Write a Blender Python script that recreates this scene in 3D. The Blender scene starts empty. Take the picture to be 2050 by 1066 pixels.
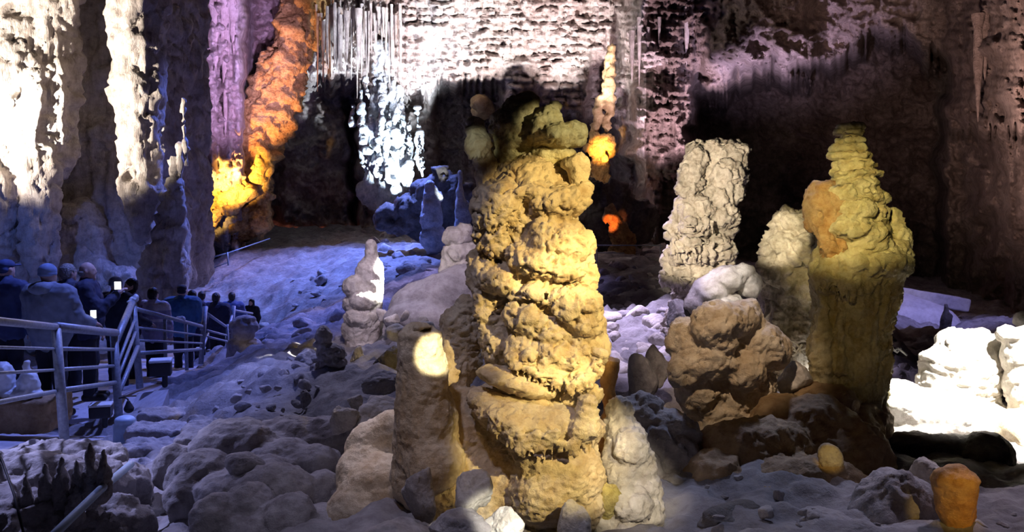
import bpy, math, random, time
import numpy as np
from mathutils import Vector, Matrix
T0 = time.time()
random.seed(7)
RNG = np.random.default_rng(11)
SC = bpy.context.scene
COL = SC.collection

# ------------------------------------------------------------------ camera
FPX = 1609.0                       # focal length in pixels of a 2050 x 1066 frame
HCAM = 6.0                         # the viewer's eye above the lowest part of the cave
HORIZON = 430.0
PITCH = math.atan((533.0 - HORIZON) / FPX)
cam_d = bpy.data.cameras.new('camera'); cam_d.sensor_width = 36.0
cam_d.lens = 36.0 * FPX / 2050.0; cam_d.clip_end = 300; cam_d.clip_start = 0.05
cam = bpy.data.objects.new('camera', cam_d); COL.objects.link(cam)
cam.location = (0, 0, HCAM); cam.rotation_euler = (math.pi / 2 - PITCH, 0, 0)
SC.camera = cam
CP, SP = math.cos(PITCH), math.sin(PITCH)

def P(px, py, Y):
    """world point that stands Y metres into the cave in the direction of a picture point"""
    u = (px - 1025.0) / FPX; v = (533.0 - py) / FPX
    dy = CP + v * SP; dz = -SP + v * CP
    t = Y / dy
    return np.array([u * t, Y, HCAM + dz * t])

def S(Y): return Y / FPX            # metres covered by one picture pixel at distance Y

# ------------------------------------------------------------------ world, exposure
w = bpy.data.worlds.new('ambient_fill'); SC.world = w; w.use_nodes = True
w.node_tree.nodes['Background'].inputs[0].default_value = (0.30, 0.30, 0.55, 1)
w.node_tree.nodes['Background'].inputs[1].default_value = 0.003  # faint blue ambient fill added in place of light bounced between rocks
SC.view_settings.view_transform = 'Standard'; SC.view_settings.look = 'None'
SC.view_settings.gamma = 1.0; SC.view_settings.use_curve_mapping = False
SC.view_settings.exposure = 0.22

# ------------------------------------------------------------------ lamps of the show cave, with unseen fill spots added
def spot(name, loc, target, ang, power, col, radius=0.08, blend=0.5):
    l = bpy.data.lights.new(name, 'SPOT'); l.energy = power; l.color = col
    l.spot_size = math.radians(ang); l.spot_blend = blend; l.shadow_soft_size = radius
    o = bpy.data.objects.new(name, l); COL.objects.link(o)
    o.location = Vector(loc)
    o.rotation_euler = (Vector(target) - Vector(loc)).to_track_quat('-Z', 'Y').to_euler()
    return o
def bulb(name, loc, power, col, radius=0.15):
    l = bpy.data.lights.new(name, 'POINT'); l.energy = power; l.color = col; l.shadow_soft_size = radius
    o = bpy.data.objects.new(name, l); COL.objects.link(o); o.location = Vector(loc)
    return o
WARM = (1.0, 0.80, 0.38); GOLD = (1.0, 0.66, 0.18); ORANGE = (1.0, 0.36, 0.06); WHITE = (1.0, 0.96, 0.90)
COLD = (0.78, 0.90, 1.0); BLUE = (0.16, 0.27, 1.0); VIOLET = (0.50, 0.46, 1.0); PINK = (1.0, 0.62, 0.80)

# warm show lamps near the viewer
spot('lamp_column', (2.3, 1.8, 7.2), P(1105, 470, 5.0), 15.5, 900, (1.0, 0.73, 0.28), 0.03, 0.4)
spot('lamp_column_foot', (1.9, 2.0, 6.6), P(1120, 870, 4.6), 17, 560, (1.0, 0.76, 0.32), 0.03, 0.6)
spot('lamp_stump', (0.45, 2.2, 6.5), P(866, 716, 4.7), 5.2, 1200, (1, .9, .6), 0.015, 0.4)
spot('lamp_spire', (1.0, 3.4, 6.9), P(1700, 420, 7.0), 20, 560, (1.0, 0.80, 0.34), 0.04, 0.7)
spot('lamp_middle_stump', (0.6, 6.6, 6.4), P(1405, 420, 11.5), 26, 1700, (1.0, 0.85, 0.66), 0.03, 0.4)
spot('lamp_side_rock', (1.0, 5.6, 6.4), P(1565, 480, 8.6), 12, 800, (1.0, 0.86, 0.60), 0.03, 0.7)
spot('lamp_toad_rock', (0.6, 3.6, 8.3), P(1450, 640, 6.6), 20, 400, (1.0, 0.74, 0.54), 0.05, 0.7)
spot('lamp_white_boulders', (4.7, 5.7, 7.4), P(1890, 770, 7.6), 36, 3800, (1, 0.97, 0.92), 0.05, 0.6)
spot('lamp_white_stone', P(1130, 985, 3.4), P(1012, 1040, 3.95), 26, 45, (1, 0.95, 0.82), 0.02, 0.6)
spot('lamp_rim_stalagmite', P(965, 375, 12.5), P(750, 565, 12), 15, 4200, (1, 0.98, 0.95), 0.03, 0.4)
# blue and violet wash over floor and path, from the roof
spot('lamp_path_blue', (-3.0, 11.5, 12.0), (-5.0, 9.2, 4.3), 42, 2600, (0.20, 0.27, 1.0), 0.12, 0.7)
spot('lamp_corner_blue', (-6.8, 6.8, 9.0), (-4.1, 6.0, 4.2), 38, 2200, (0.46, 0.48, 1.0), 0.08, 0.8)
spot('lamp_path_far_blue', (-5.0, 21.0, 13.0), (-6.0, 17.0, 3.0), 60, 3800, (0.12, 0.20, 1.0), 0.2, 0.7)
spot('lamp_floor_blue', (-5.0, 37.0, 15.0), (-9.0, 34.0, 3.0), 84, 16000, (0.17, 0.26, 1.0), 0.3, 0.7)
spot('lamp_floor_violet', (0.0, 27.0, 13.0), (-2.5, 22.0, 4.0), 62, 5200, (0.40, 0.38, 1.0), 0.3, 0.7)
spot('lamp_ground_violet', (-2.5, 13.5, 10.5), (-2.2, 8.8, 4.2), 42, 900, (0.56, 0.56, 1.0), 0.10, 0.7)
spot('lamp_heap', (-3.0, 7.8, 8.6), (-1.9, 5.2, 4.4), 40, 120, (0.66, 0.60, 1.0), 0.08, 0.8)
spot('lamp_rubble_violet', (0.7, 15.5, 9.6), (1.9, 12.2, 4.3), 50, 4200, (0.70, 0.59, 1.0), 0.10, 0.7)
spot('lamp_mound_blue', (2.6, 8.6, 8.2), (1.2, 5.4, 4.6), 40, 330, (0.55, 0.62, 1.0), 0.10, 0.8)
spot('lamp_foreground', (-1.2, 3.0, 8.6), (-0.3, 4.3, 4.4), 50, 150, (0.74, 0.70, 1.0), 0.10, 0.8)
spot('lamp_right_ground', (4.4, 6.6, 8.0), (3.0, 4.5, 4.2), 34, 260, (0.86, 0.74, 1.0), 0.10, 0.8)
spot('lamp_right_path', (10.5, 15.0, 10.0), (11.2, 21.5, 4.0), 34, 2400, (0.40, 0.38, 1.0), 0.2, 0.7)
# walls
spot('lamp_left_wall', (-13.4, 11.5, 6.4), P(190, 140, 18.0), 46, 9500, (1, 0.87, 0.78), 0.06, 0.5)
spot('lamp_left_wall_hot', (-13.0, 12.0, 6.4), P(130, 220, 18.0), 19, 15000, (1, 0.95, 0.88), 0.06, 0.9)
spot('lamp_purple_wall', (-7.0, 25.0, 9.0), P(440, 130, 38), 34, 24000, (0.70, 0.46, 1.0), 0.2, 0.7)
spot('lamp_back_wall', (2.5, 31.4, 6.5), P(1020, 90, 45), 58, 46000, (1, 0.91, 0.92), 0.07, 0.9)
spot('lamp_back_wall_cold', (-3.2, 35.0, 9.6), P(800, 70, 45), 44, 15000, (0.80, 0.85, 1.0), 0.1, 0.8)
spot('lamp_cascade', P(850, 470, 39), P(770, 260, 45), 40, 18000, (0.74, 0.87, 1.0), 0.06, 0.4)
spot('lamp_amber', P(455, 500, 36), P(545, 170, 43), 28, 12000, (1.0, 0.42, 0.12), 0.1, 0.8)
spot('lamp_amber_hot', P(400, 440, 33.5), P(465, 350, 41), 26, 32000, (1.0, 0.58, 0.12), 0.1, 0.9)
spot('lamp_red_grotto', P(610, 490, 45), P(610, 450, 49), 60, 700, (1.0, 0.30, 0.20), 0.1, 0.9)
spot('lamp_crack_gold', P(1215, 345, 37.0), P(1203, 296, 41), 26, 7000, (1.0, 0.50, 0.12), 0.06, 1.0)
spot('lamp_small_red', P(1190, 470, 29.3), P(1225, 445, 31), 24, 420, (1.0, 0.24, 0.06), 0.05, 0.5)
spot('lamp_right_brow', (6.4, 34.6, 7.4), P(1320, 130, 40), 74, 5200, (0.88, 0.66, 0.80), 0.2, 0.8)
spot('lamp_right_wall', P(1700, 500, 15), P(1990, 110, 27), 56, 12000, (0.92, 0.64, 0.56), 0.2, 0.8)
spot('lamp_brow_violet', P(1500, 420, 28), P(1560, 60, 42), 44, 17000, (0.74, 0.62, 1.0), 0.2, 0.8)
spot('lamp_crown', (2.6, 3.0, 7.0), P(1138, 258, 4.95), 8, 300, (1.0, 0.88, 0.52), 0.02, 0.6)
spot('lamp_column_middle', (2.4, 1.9, 7.1), P(1115, 650, 4.9), 15, 900, (1.0, 0.74, 0.30), 0.03, 0.5)
spot('fill_base_amber', (0.2, 1.6, 6.6), P(900, 880, 4.8), 20, 26, (1.0, 0.56, 0.16), 0.05, 0.9)  # weak amber fill added to lift the dim base and stump
spot('fill_mound', (0.9, 1.5, 6.4), P(1266, 950, 4.8), 13, 430, (1.0, 0.85, 0.64), 0.03, 0.7)  # added spot that brightens the cream mound, not a cave fixture
spot('fill_trunk', (1.3, 3.2, 6.6), P(1700, 640, 6.9), 18, 36, (1.0, 0.70, 0.22), 0.04, 0.8)  # faint fill added so the trunk does not go dark
spot('fill_bank', (-1.2, 7.2, 9.6), (-1.1, 12.0, 4.9), 34, 1300, (0.80, 0.66, 0.86), 0.08, 0.8)  # added mauve fill for the front of the bank
spot('fill_spike', P(905, 470, 32.4), P(888, 378, 34.6), 16, 1500, (0.9, 0.95, 1.0), 0.05, 0.6)  # extra spot added to make the white spike and boulder show
spot('lamp_amber_tongue', P(372, 450, 33), P(418, 432, 40), 15, 9000, (1.0, 0.60, 0.13), 0.1, 0.8)
spot('fill_knob', (-0.5, 2.4, 6.5), P(957, 290, 4.95), 5, 55, (0.95, 0.98, 0.75), 0.02, 0.6)  # tiny spot added just for the knob left of the crown
spot('fill_cream', (0.7, 5.0, 7.4), P(1462, 575, 8.3), 9, 700, (1.0, 0.90, 0.82), 0.03, 0.7)  # added spot that lifts the cream rock out of the dark
spot('lamp_rubble_front', (1.2, 6.0, 8.5), (1.75, 9.4, 4.4), 24, 700, (0.74, 0.63, 1.0), 0.10, 0.8)
spot('fill_slab', (-1.7, 6.3, 8.2), P(765, 880, 5.3), 12, 230, (0.90, 0.80, 1.0), 0.05, 0.7)  # lavender fill added from above for the slab's upper face
spot('fill_disc', (1.9, 2.2, 6.6), P(1663, 918, 5.45), 3.0, 190, (1.0, 0.74, 0.28), 0.02, 0.5)  # narrow warm spot added only to turn the oval disc golden
spot('fill_orange_stump', (2.3, 1.4, 6.3), P(1915, 1010, 4.4), 6.5, 170, (1.0, 0.62, 0.16), 0.02, 0.7)  # warm front fill added so the orange stump glows
spot('lamp_wall_foot_blue', (-9.2, 9.6, 7.6), (-10.2, 17.6, 4.6), 36, 650, (0.14, 0.24, 1.0), 0.15, 0.9)

# ------------------------------------------------------------------ noise and meshing tools
_perm = np.random.default_rng(3).permutation(256).astype(np.int32)
_perm = np.concatenate([_perm, _perm])
_g = np.random.default_rng(5).normal(size=(256, 3)); _g = (_g / np.linalg.norm(_g, axis=1)[:, None]).astype(np.float32)

def perlin(p):
    p = np.asarray(p, np.float32)
    i = np.floor(p).astype(np.int32); f = p - i; i &= 255
    u = f * f * f * (f * (f * 6 - 15) + 10)
    r = 0
    for dx in (0, 1):
        ax = _perm[(i[:, 0] + dx) & 255]; wx = u[:, 0] if dx else 1 - u[:, 0]
        for dy in (0, 1):
            ay = _perm[(ax + i[:, 1] + dy) & 255]; wy = u[:, 1] if dy else 1 - u[:, 1]
            for dz in (0, 1):
                h = _perm[(ay + i[:, 2] + dz) & 255]; wz = u[:, 2] if dz else 1 - u[:, 2]
                g = _g[h]
                d = g[:, 0] * (f[:, 0] - dx) + g[:, 1] * (f[:, 1] - dy) + g[:, 2] * (f[:, 2] - dz)
                r = r + wx * wy * wz * d
    return r * 1.6

def fbm(p, octs=4, gain=0.5, lac=2.03):
    a, r = 1.0, 0
    p = np.asarray(p, np.float32)
    for k in range(octs):
        r = r + a * perlin(p + 17.3 * k); p = p * lac; a *= gain
    return r
def ridged(p, octs=4, gain=0.5, lac=2.1):
    a, r = 1.0, 0
    p = np.asarray(p, np.float32)
    for k in range(octs):
        r = r + a * (1 - 2 * np.abs(perlin(p + 9.1 * k))); p = p * lac; a *= gain
    return r
def sstep(a, b, x):
    t = np.clip((x - a) / (b - a), 0, 1); return t * t * (3 - 2 * t)
def band(a, b, soft, x): return sstep(a - soft, a + soft, x) * (1 - sstep(b - soft, b + soft, x))

def mesh_from(name, V, F, smooth=True, mats=None, fmat=None):
    V = np.asarray(V, np.float32); F = np.asarray(F, np.int32)
    me = bpy.data.meshes.new(name)
    k = F.shape[1]
    me.vertices.add(len(V)); me.vertices.foreach_set('co', V.ravel())
    me.loops.add(F.size); me.loops.foreach_set('vertex_index', F.ravel())
    me.polygons.add(len(F)); me.polygons.foreach_set('loop_start', np.arange(0, F.size, k, dtype=np.int32))
    me.polygons.foreach_set('use_smooth', np.full(len(F), smooth, bool))
    if fmat is not None: me.polygons.foreach_set('material_index', np.asarray(fmat, np.int32))
    me.update(calc_edges=True); me.validate()
    for m in (mats or []): me.materials.append(m)
    return me

def vnormals(V, F):
    a, b, c = V[F[:, 0]], V[F[:, 1]], V[F[:, 2]]
    n = np.cross(b - a, c - a)
    if F.shape[1] == 4:
        d = V[F[:, 3]]; n = np.cross(c - a, d - b)
    N = np.zeros_like(V)
    for k in range(F.shape[1]): np.add.at(N, F[:, k], n)
    return N / np.maximum(np.linalg.norm(N, axis=1), 1e-9)[:, None]

def surface_nets(D, org, h):
    nx, ny, nz = D.shape
    neg = D < 0
    c = neg[:-1, :-1, :-1].astype(np.int8)
    cnt = np.zeros((nx - 1, ny - 1, nz - 1), np.int8)
    for dx in (0, 1):
        for dy in (0, 1):
            for dz in (0, 1):
                cnt += neg[dx:nx - 1 + dx, dy:ny - 1 + dy, dz:nz - 1 + dz]
    act = (cnt > 0) & (cnt < 8)
    I = np.argwhere(act)
    idx = np.full(act.shape, -1, np.int32); idx[act] = np.arange(len(I))
    acc = np.zeros((len(I), 3)); num = np.zeros(len(I))
    corners = [(0,0,0),(1,0,0),(0,1,0),(1,1,0),(0,0,1),(1,0,1),(0,1,1),(1,1,1)]
    vals = [D[I[:,0]+a, I[:,1]+b, I[:,2]+e] for a, b, e in corners]
    for i, j in ((0,1),(2,3),(4,5),(6,7),(0,2),(1,3),(4,6),(5,7),(0,4),(1,5),(2,6),(3,7)):
        m = (vals[i] < 0) != (vals[j] < 0)
        t = vals[i][m] / (vals[i][m] - vals[j][m])
        ci, cj = np.array(corners[i], float), np.array(corners[j], float)
        acc[m] += ci + t[:, None] * (cj - ci); num[m] += 1
    V = (I + acc / num[:, None]) * h + org
    Fs = []
    for ax in range(3):
        s0 = [slice(None)] * 3; s1 = [slice(None)] * 3
        s0[ax] = slice(0, -1); s1[ax] = slice(1, None)
        a, b = neg[tuple(s0)], neg[tuple(s1)]
        E = np.argwhere(a != b)
        o1, o2 = [k for k in range(3) if k != ax]
        ok = (E[:, o1] > 0) & (E[:, o2] > 0) & (E[:, o1] < D.shape[o1] - 1) & (E[:, o2] < D.shape[o2] - 1)
        E = E[ok]
        inside_first = a[E[:, 0], E[:, 1], E[:, 2]]
        def cell(d1, d2):
            q = E.copy(); q[:, o1] -= d1; q[:, o2] -= d2
            return idx[q[:, 0], q[:, 1], q[:, 2]]
        q = np.stack([cell(1, 1), cell(0, 1), cell(0, 0), cell(1, 0)], 1)
        flip = inside_first if ax != 1 else ~inside_first
        q[~flip] = q[~flip][:, ::-1]
        Fs.append(q)
    F = np.concatenate(Fs)
    F = F[(F >= 0).all(1)]
    return V, F

class Field:
    """a solid grown from rounded lumps, cones and cuts that melt into each other"""
    def __init__(s): s.p = []
    def ell(s, c, r, k=0.03, rz=0.0, ry=0.0, cut=False):
        r = np.array([r] * 3 if np.isscalar(r) else r, float)
        s.p.append(('e', np.array(c, float), r, k, rz, ry, cut)); return s
    def cone(s, a, b, ra, rb, k=0.03, cut=False):
        s.p.append(('c', np.array(a, float), np.array(b, float), ra, rb, k, cut)); return s
    def box(s, c, r, rnd=0.02, k=0.02, rz=0.0, ry=0.0, cut=False):
        s.p.append(('b', np.array(c, float), np.array(r, float), rnd, k, rz, ry, cut)); return s
    # the same, placed by picture direction and distance; radii given in pixels at that distance
    def E(s, px, py, Y, rx, ry_, rd=None, k=8, tilt=0.0, cut=False):
        q = S(Y); rd = rx if rd is None else rd
        return s.ell(P(px, py, Y), (rx * q, rd * q, ry_ * q), k * q, 0.0, math.radians(tilt), cut)
    def C(s, a, b, ra, rb, k=8, cut=False):
        return s.cone(P(*a), P(*b), ra * S(a[2]), rb * S(b[2]), k * S(a[2]), cut)
    def fringe(s, pts, n, ln, r, k=3, jit=0.4, seed=1):
        """row of dripping points under a ledge, pts = [(px,py,Y),...]"""
        g = random.Random(seed)
        for i in range(n):
            t = (i + g.random() * 0.6) / n * (len(pts) - 1); a = int(min(t, len(pts) - 2)); f = t - a
            q = [pts[a][j] * (1 - f) + pts[a + 1][j] * f for j in range(3)]
            L = ln * (1 + jit * (g.random() * 2 - 1)); R = r * (1 + jit * (g.random() - .5))
            s.C((q[0], q[1] - 2 * R, q[2]), (q[0] + g.uniform(-1, 1), q[1] + L, q[2]), R, R * 0.25, k)
        return s
    def bounds(s):
        lo = np.full(3, 1e9); hi = -lo
        for q in s.p:
            if q[-1]: continue
            if q[0] == 'e': R = q[2].max() if (q[4] or q[5]) else q[2]; a, b = q[1] - R, q[1] + R
            elif q[0] == 'c': m = max(q[3], q[4]); a, b = np.minimum(q[1], q[2]) - m, np.maximum(q[1], q[2]) + m
            else: R = np.linalg.norm(q[2]) if (q[5] or q[6]) else q[2]; a, b = q[1] - R, q[1] + R
            lo = np.minimum(lo, a); hi = np.maximum(hi, b)
        return lo, hi
    def solve(s, h, warp=0.0, wscale=3.0):
        lo, hi = s.bounds(); lo = lo - 4 * h; hi = hi + 4 * h
        n = np.ceil((hi - lo) / h).astype(int) + 1
        ax = [lo[i] + h * np.arange(n[i]) for i in range(3)]
        D = np.full(n, 1e3, np.float32)
        for q in s.p:
            cut = q[-1]
            if q[0] == 'e': pad = q[2].max(); a, b = q[1] - pad, q[1] + pad; k = q[3]
            elif q[0] == 'c': m = max(q[3], q[4]); a, b = np.minimum(q[1], q[2]) - m, np.maximum(q[1], q[2]) + m; k = q[5]
            else: pad = np.linalg.norm(q[2]); a, b = q[1] - pad, q[1] + pad; k = q[4]
            e = k * 1.2 + 3 * h
            i0 = np.maximum(np.floor((a - e - lo) / h).astype(int), 0); i1 = np.minimum(np.ceil((b + e - lo) / h).astype(int) + 1, n)
            if (i1 <= i0).any(): continue
            x = ax[0][i0[0]:i1[0]][:, None, None]; y = ax[1][i0[1]:i1[1]][None, :, None]; z = ax[2][i0[2]:i1[2]][None, None, :]
            if q[0] in 'eb':
                x, y, z = x - q[1][0], y - q[1][1], z - q[1][2]
                rz, ry = (q[4], q[5]) if q[0] == 'e' else (q[5], q[6])
                if rz: cs, sn = math.cos(rz), math.sin(rz); x, y = x * cs + y * sn, -x * sn + y * cs
                if ry: cs, sn = math.cos(ry), math.sin(ry); x, z = x * cs - z * sn, x * sn + z * cs
            if q[0] == 'e':
                r = q[2]
                k0 = np.sqrt((x / r[0])**2 + (y / r[1])**2 + (z / r[2])**2)
                k1 = np.sqrt((x / r[0]**2)**2 + (y / r[1]**2)**2 + (z / r[2]**2)**2) + 1e-9
                d = k0 * (k0 - 1) / k1
            elif q[0] == 'c':
                A, B = q[1], q[2]; ab = B - A; L2 = (ab**2).sum() + 1e-12
                t = np.clip(((x - A[0]) * ab[0] + (y - A[1]) * ab[1] + (z - A[2]) * ab[2]) / L2, 0, 1)
                d = np.sqrt((x - A[0] - t * ab[0])**2 + (y - A[1] - t * ab[1])**2 + (z - A[2] - t * ab[2])**2) - (q[3] + t * (q[4] - q[3]))
            else:
                r = q[2] - q[3]
                qx, qy, qz = np.abs(x) - r[0], np.abs(y) - r[1], np.abs(z) - r[2]
                d = np.sqrt(np.maximum(qx, 0)**2 + np.maximum(qy, 0)**2 + np.maximum(qz, 0)**2) + np.minimum(np.maximum(np.maximum(qx, qy), qz), 0) - q[3]
            sl = tuple(slice(i0[i], i1[i]) for i in range(3))
            o = D[sl]
            if cut:
                d = -d; hh = np.maximum(k - np.abs(o - d), 0) / k; D[sl] = np.maximum(o, d) + hh * hh * k * 0.25
            else:
                hh = np.maximum(k - np.abs(o - d), 0) / k; D[sl] = np.minimum(o, d) - hh * hh * k * 0.25
        return surface_nets(D, lo, h)

def relief(V, F, lump=0, ls=1.0, crag=0, cs=1.0, flute=0, fs=1.0, strata=0, ss=1.0, fine=0, fns=1.0, crack=0, ks=1.0, seed=0.0):
    """push the surface in and out: soft lumps, craggy ridges, vertical flutes, level ledges, fine grain (amplitudes and scales in metres)"""
    N = vnormals(V, F); o = np.array([seed, seed * 1.7, -seed]); Q = V + o
    d = 0
    if lump: d = d + lump * fbm(Q / ls, 3)
    if crag: d = d + crag * (ridged(Q / cs, 4) - 0.6)
    if flute: d = d + flute * fbm(Q / fs * np.array([1, 1, 0.12]), 4) * (1 - np.abs(N[:, 2]) * 0.6)
    if strata:
        wob = fbm(Q / (ss * 4), 2) * 1.2
        ph = (Q[:, 2] / ss + wob); f = ph - np.floor(ph)
        d = d + strata * (np.where(f < 0.8, f / 0.8, (1 - f) / 0.2) - 0.5) * (0.4 + 0.9 * np.clip(perlin(Q / (ss * 6)) + .4, 0, 1)) * (1 - np.abs(N[:, 2]))
    if crack:
        q1 = Q / ks + 0.35 * np.stack([perlin(Q / ks * 2.3), perlin(Q / ks * 2.3 + 5), perlin(Q / ks * 2.3 + 11)], 1)
        d = d - crack * np.exp(-(perlin(q1 * np.array([1, 1, 1.5])) / 0.07)**2) - 0.5 * crack * np.exp(-(perlin(q1 * 2.4 + 3) / 0.08)**2)
    if fine: d = d + fine * fbm(Q / fns, 3)
    return V + N * np.asarray(d)[:, None]

# ------------------------------------------------------------------ objects
def put(name, me, loc=(0, 0, 0), parent=None):
    o = bpy.data.objects.new(name, me); COL.objects.link(o)
    if parent is not None: o.parent = parent
    o.location = Vector(loc)
    return o
def tag(o, label=None, cat=None, group=None, kind=None):
    if label: o['label'] = label
    if cat: o['category'] = cat
    if group: o['group'] = group
    if kind: o['kind'] = kind
    return o
def empty(name, loc, label, cat, group=None):
    o = bpy.data.objects.new(name, None); COL.objects.link(o); o.location = Vector(loc); o.empty_display_size = 0.1
    return tag(o, label, cat, group)
def solid(name, F_, h, mat, parent=None, origin=None, rel=None, fn=None):
    """mesh object of a Field; its origin is the thing's base"""
    V, F = F_.solve(h)
    if rel: V = relief(V, F, **rel)
    if fn is not None: V = fn(V, F)
    if parent is not None:
        org = np.array(parent.location)
    else:
        org = np.array(origin) if origin is not None else np.array([V[:, 0].mean(), V[:, 1].mean(), V[:, 2].min()])
    me = mesh_from(name, V - org, F, True, [mat])
    return put(name, me, (0, 0, 0) if parent is not None else org, parent)

# ------------------------------------------------------------------ materials
def nd(nt, t, **kw):
    n = nt.nodes.new(t)
    for k, v in kw.items(): setattr(n, k, v)
    return n
def rock_mat(name, a, b, c=None, scale=1.0, bump=0.5, rough=0.75, streak=0.0, bscale=None, spec=0.35, dist=0.02):
    m = bpy.data.materials.new(name); m.use_nodes = True; nt = m.node_tree
    bs = nt.nodes['Principled BSDF']; bs.inputs['Roughness'].default_value = rough
    bs.inputs['Specular IOR Level'].default_value = spec
    g = nd(nt, 'ShaderNodeNewGeometry')
    mp = nd(nt, 'ShaderNodeMapping'); mp.inputs['Scale'].default_value = (1, 1, 0.18 if streak else 1)
    nt.links.new(g.outputs['Position'], mp.inputs['Vector'])
    n1 = nd(nt, 'ShaderNodeTexNoise'); n1.inputs['Scale'].default_value = 1.6 * scale; n1.inputs['Detail'].default_value = 6; n1.inputs['Roughness'].default_value = 0.62
    nt.links.new(mp.outputs['Vector'], n1.inputs['Vector'])
    n2 = nd(nt, 'ShaderNodeTexNoise'); n2.inputs['Scale'].default_value = 7 * scale; n2.inputs['Detail'].default_value = 7; n2.inputs['Roughness'].default_value = 0.7
    nt.links.new(g.outputs['Position'], n2.inputs['Vector'])
    r = nd(nt, 'ShaderNodeValToRGB'); e = r.color_ramp.elements
    e[0].position = 0.36; e[0].color = (*a, 1); e[1].position = 0.64; e[1].color = (*b, 1)
    nt.links.new(n1.outputs['Fac'], r.inputs['Fac'])
    mx = nd(nt, 'ShaderNodeMix', data_type='RGBA', blend_type='MULTIPLY')
    mx.inputs['Factor'].default_value = 0.75
    r2 = nd(nt, 'ShaderNodeValToRGB'); e2 = r2.color_ramp.elements
    cc = c or tuple(0.45 for _ in range(3))
    e2[0].position = 0.33; e2[0].color = (*cc, 1); e2[1].position = 0.58; e2[1].color = (1, 1, 1, 1)
    nt.links.new(n2.outputs['Fac'], r2.inputs['Fac'])
    nt.links.new(r.outputs['Color'], mx.inputs['A']); nt.links.new(r2.outputs['Color'], mx.inputs['B'])
    nt.links.new(mx.outputs['Result'], bs.inputs['Base Color'])
    bsc = bscale or scale
    n3 = nd(nt, 'ShaderNodeTexNoise'); n3.inputs['Scale'].default_value = 9 * bsc; n3.inputs['Detail'].default_value = 8; n3.inputs['Roughness'].default_value = 0.68
    v3 = nd(nt, 'ShaderNodeTexVoronoi'); v3.inputs['Scale'].default_value = 14 * bsc
    nt.links.new(mp.outputs['Vector'], n3.inputs['Vector']); nt.links.new(n3.outputs['Color'], v3.inputs['Vector'])
    nt.links.new(g.outputs['Position'], v3.inputs['Vector'])
    ad = nd(nt, 'ShaderNodeMath', operation='MULTIPLY_ADD'); ad.inputs[1].default_value = 0.06
    nt.links.new(v3.outputs['Distance'], ad.inputs[0]); nt.links.new(n3.outputs['Fac'], ad.inputs[2])
    bp = nd(nt, 'ShaderNodeBump'); bp.inputs['Strength'].default_value = bump; bp.inputs['Distance'].default_value = dist * 3
    nt.links.new(ad.outputs[0], bp.inputs['Height']); nt.links.new(bp.outputs['Normal'], bs.inputs['Normal'])
    return m
def plain(name, col, rough=0.6, metal=0.0, var=0.15, scale=20.0, bump=0.15, emit=None, estr=0.0):
    m = bpy.data.materials.new(name); m.use_nodes = True; nt = m.node_tree
    bs = nt.nodes['Principled BSDF']; bs.inputs['Roughness'].default_value = rough; bs.inputs['Metallic'].default_value = metal
    n = nd(nt, 'ShaderNodeTexNoise'); n.inputs['Scale'].default_value = scale; n.inputs['Detail'].default_value = 5
    g = nd(nt, 'ShaderNodeTexCoord'); nt.links.new(g.outputs['Object'], n.inputs['Vector'])
    r = nd(nt, 'ShaderNodeValToRGB'); e = r.color_ramp.elements
    e[0].position = .3; e[1].position = .7
    e[0].color = (*[c * (1 - var) for c in col], 1); e[1].color = (*[min(1, c * (1 + var)) for c in col], 1)
    nt.links.new(n.outputs['Fac'], r.inputs['Fac']); nt.links.new(r.outputs['Color'], bs.inputs['Base Color'])
    if bump:
        bp = nd(nt, 'ShaderNodeBump'); bp.inputs['Strength'].default_value = bump; bp.inputs['Distance'].default_value = 0.01
        nt.links.new(n.outputs['Fac'], bp.inputs['Height']); nt.links.new(bp.outputs['Normal'], bs.inputs['Normal'])
    if emit: bs.inputs['Emission Color'].default_value = (*emit, 1); bs.inputs['Emission Strength'].default_value = estr
    return m
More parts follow.
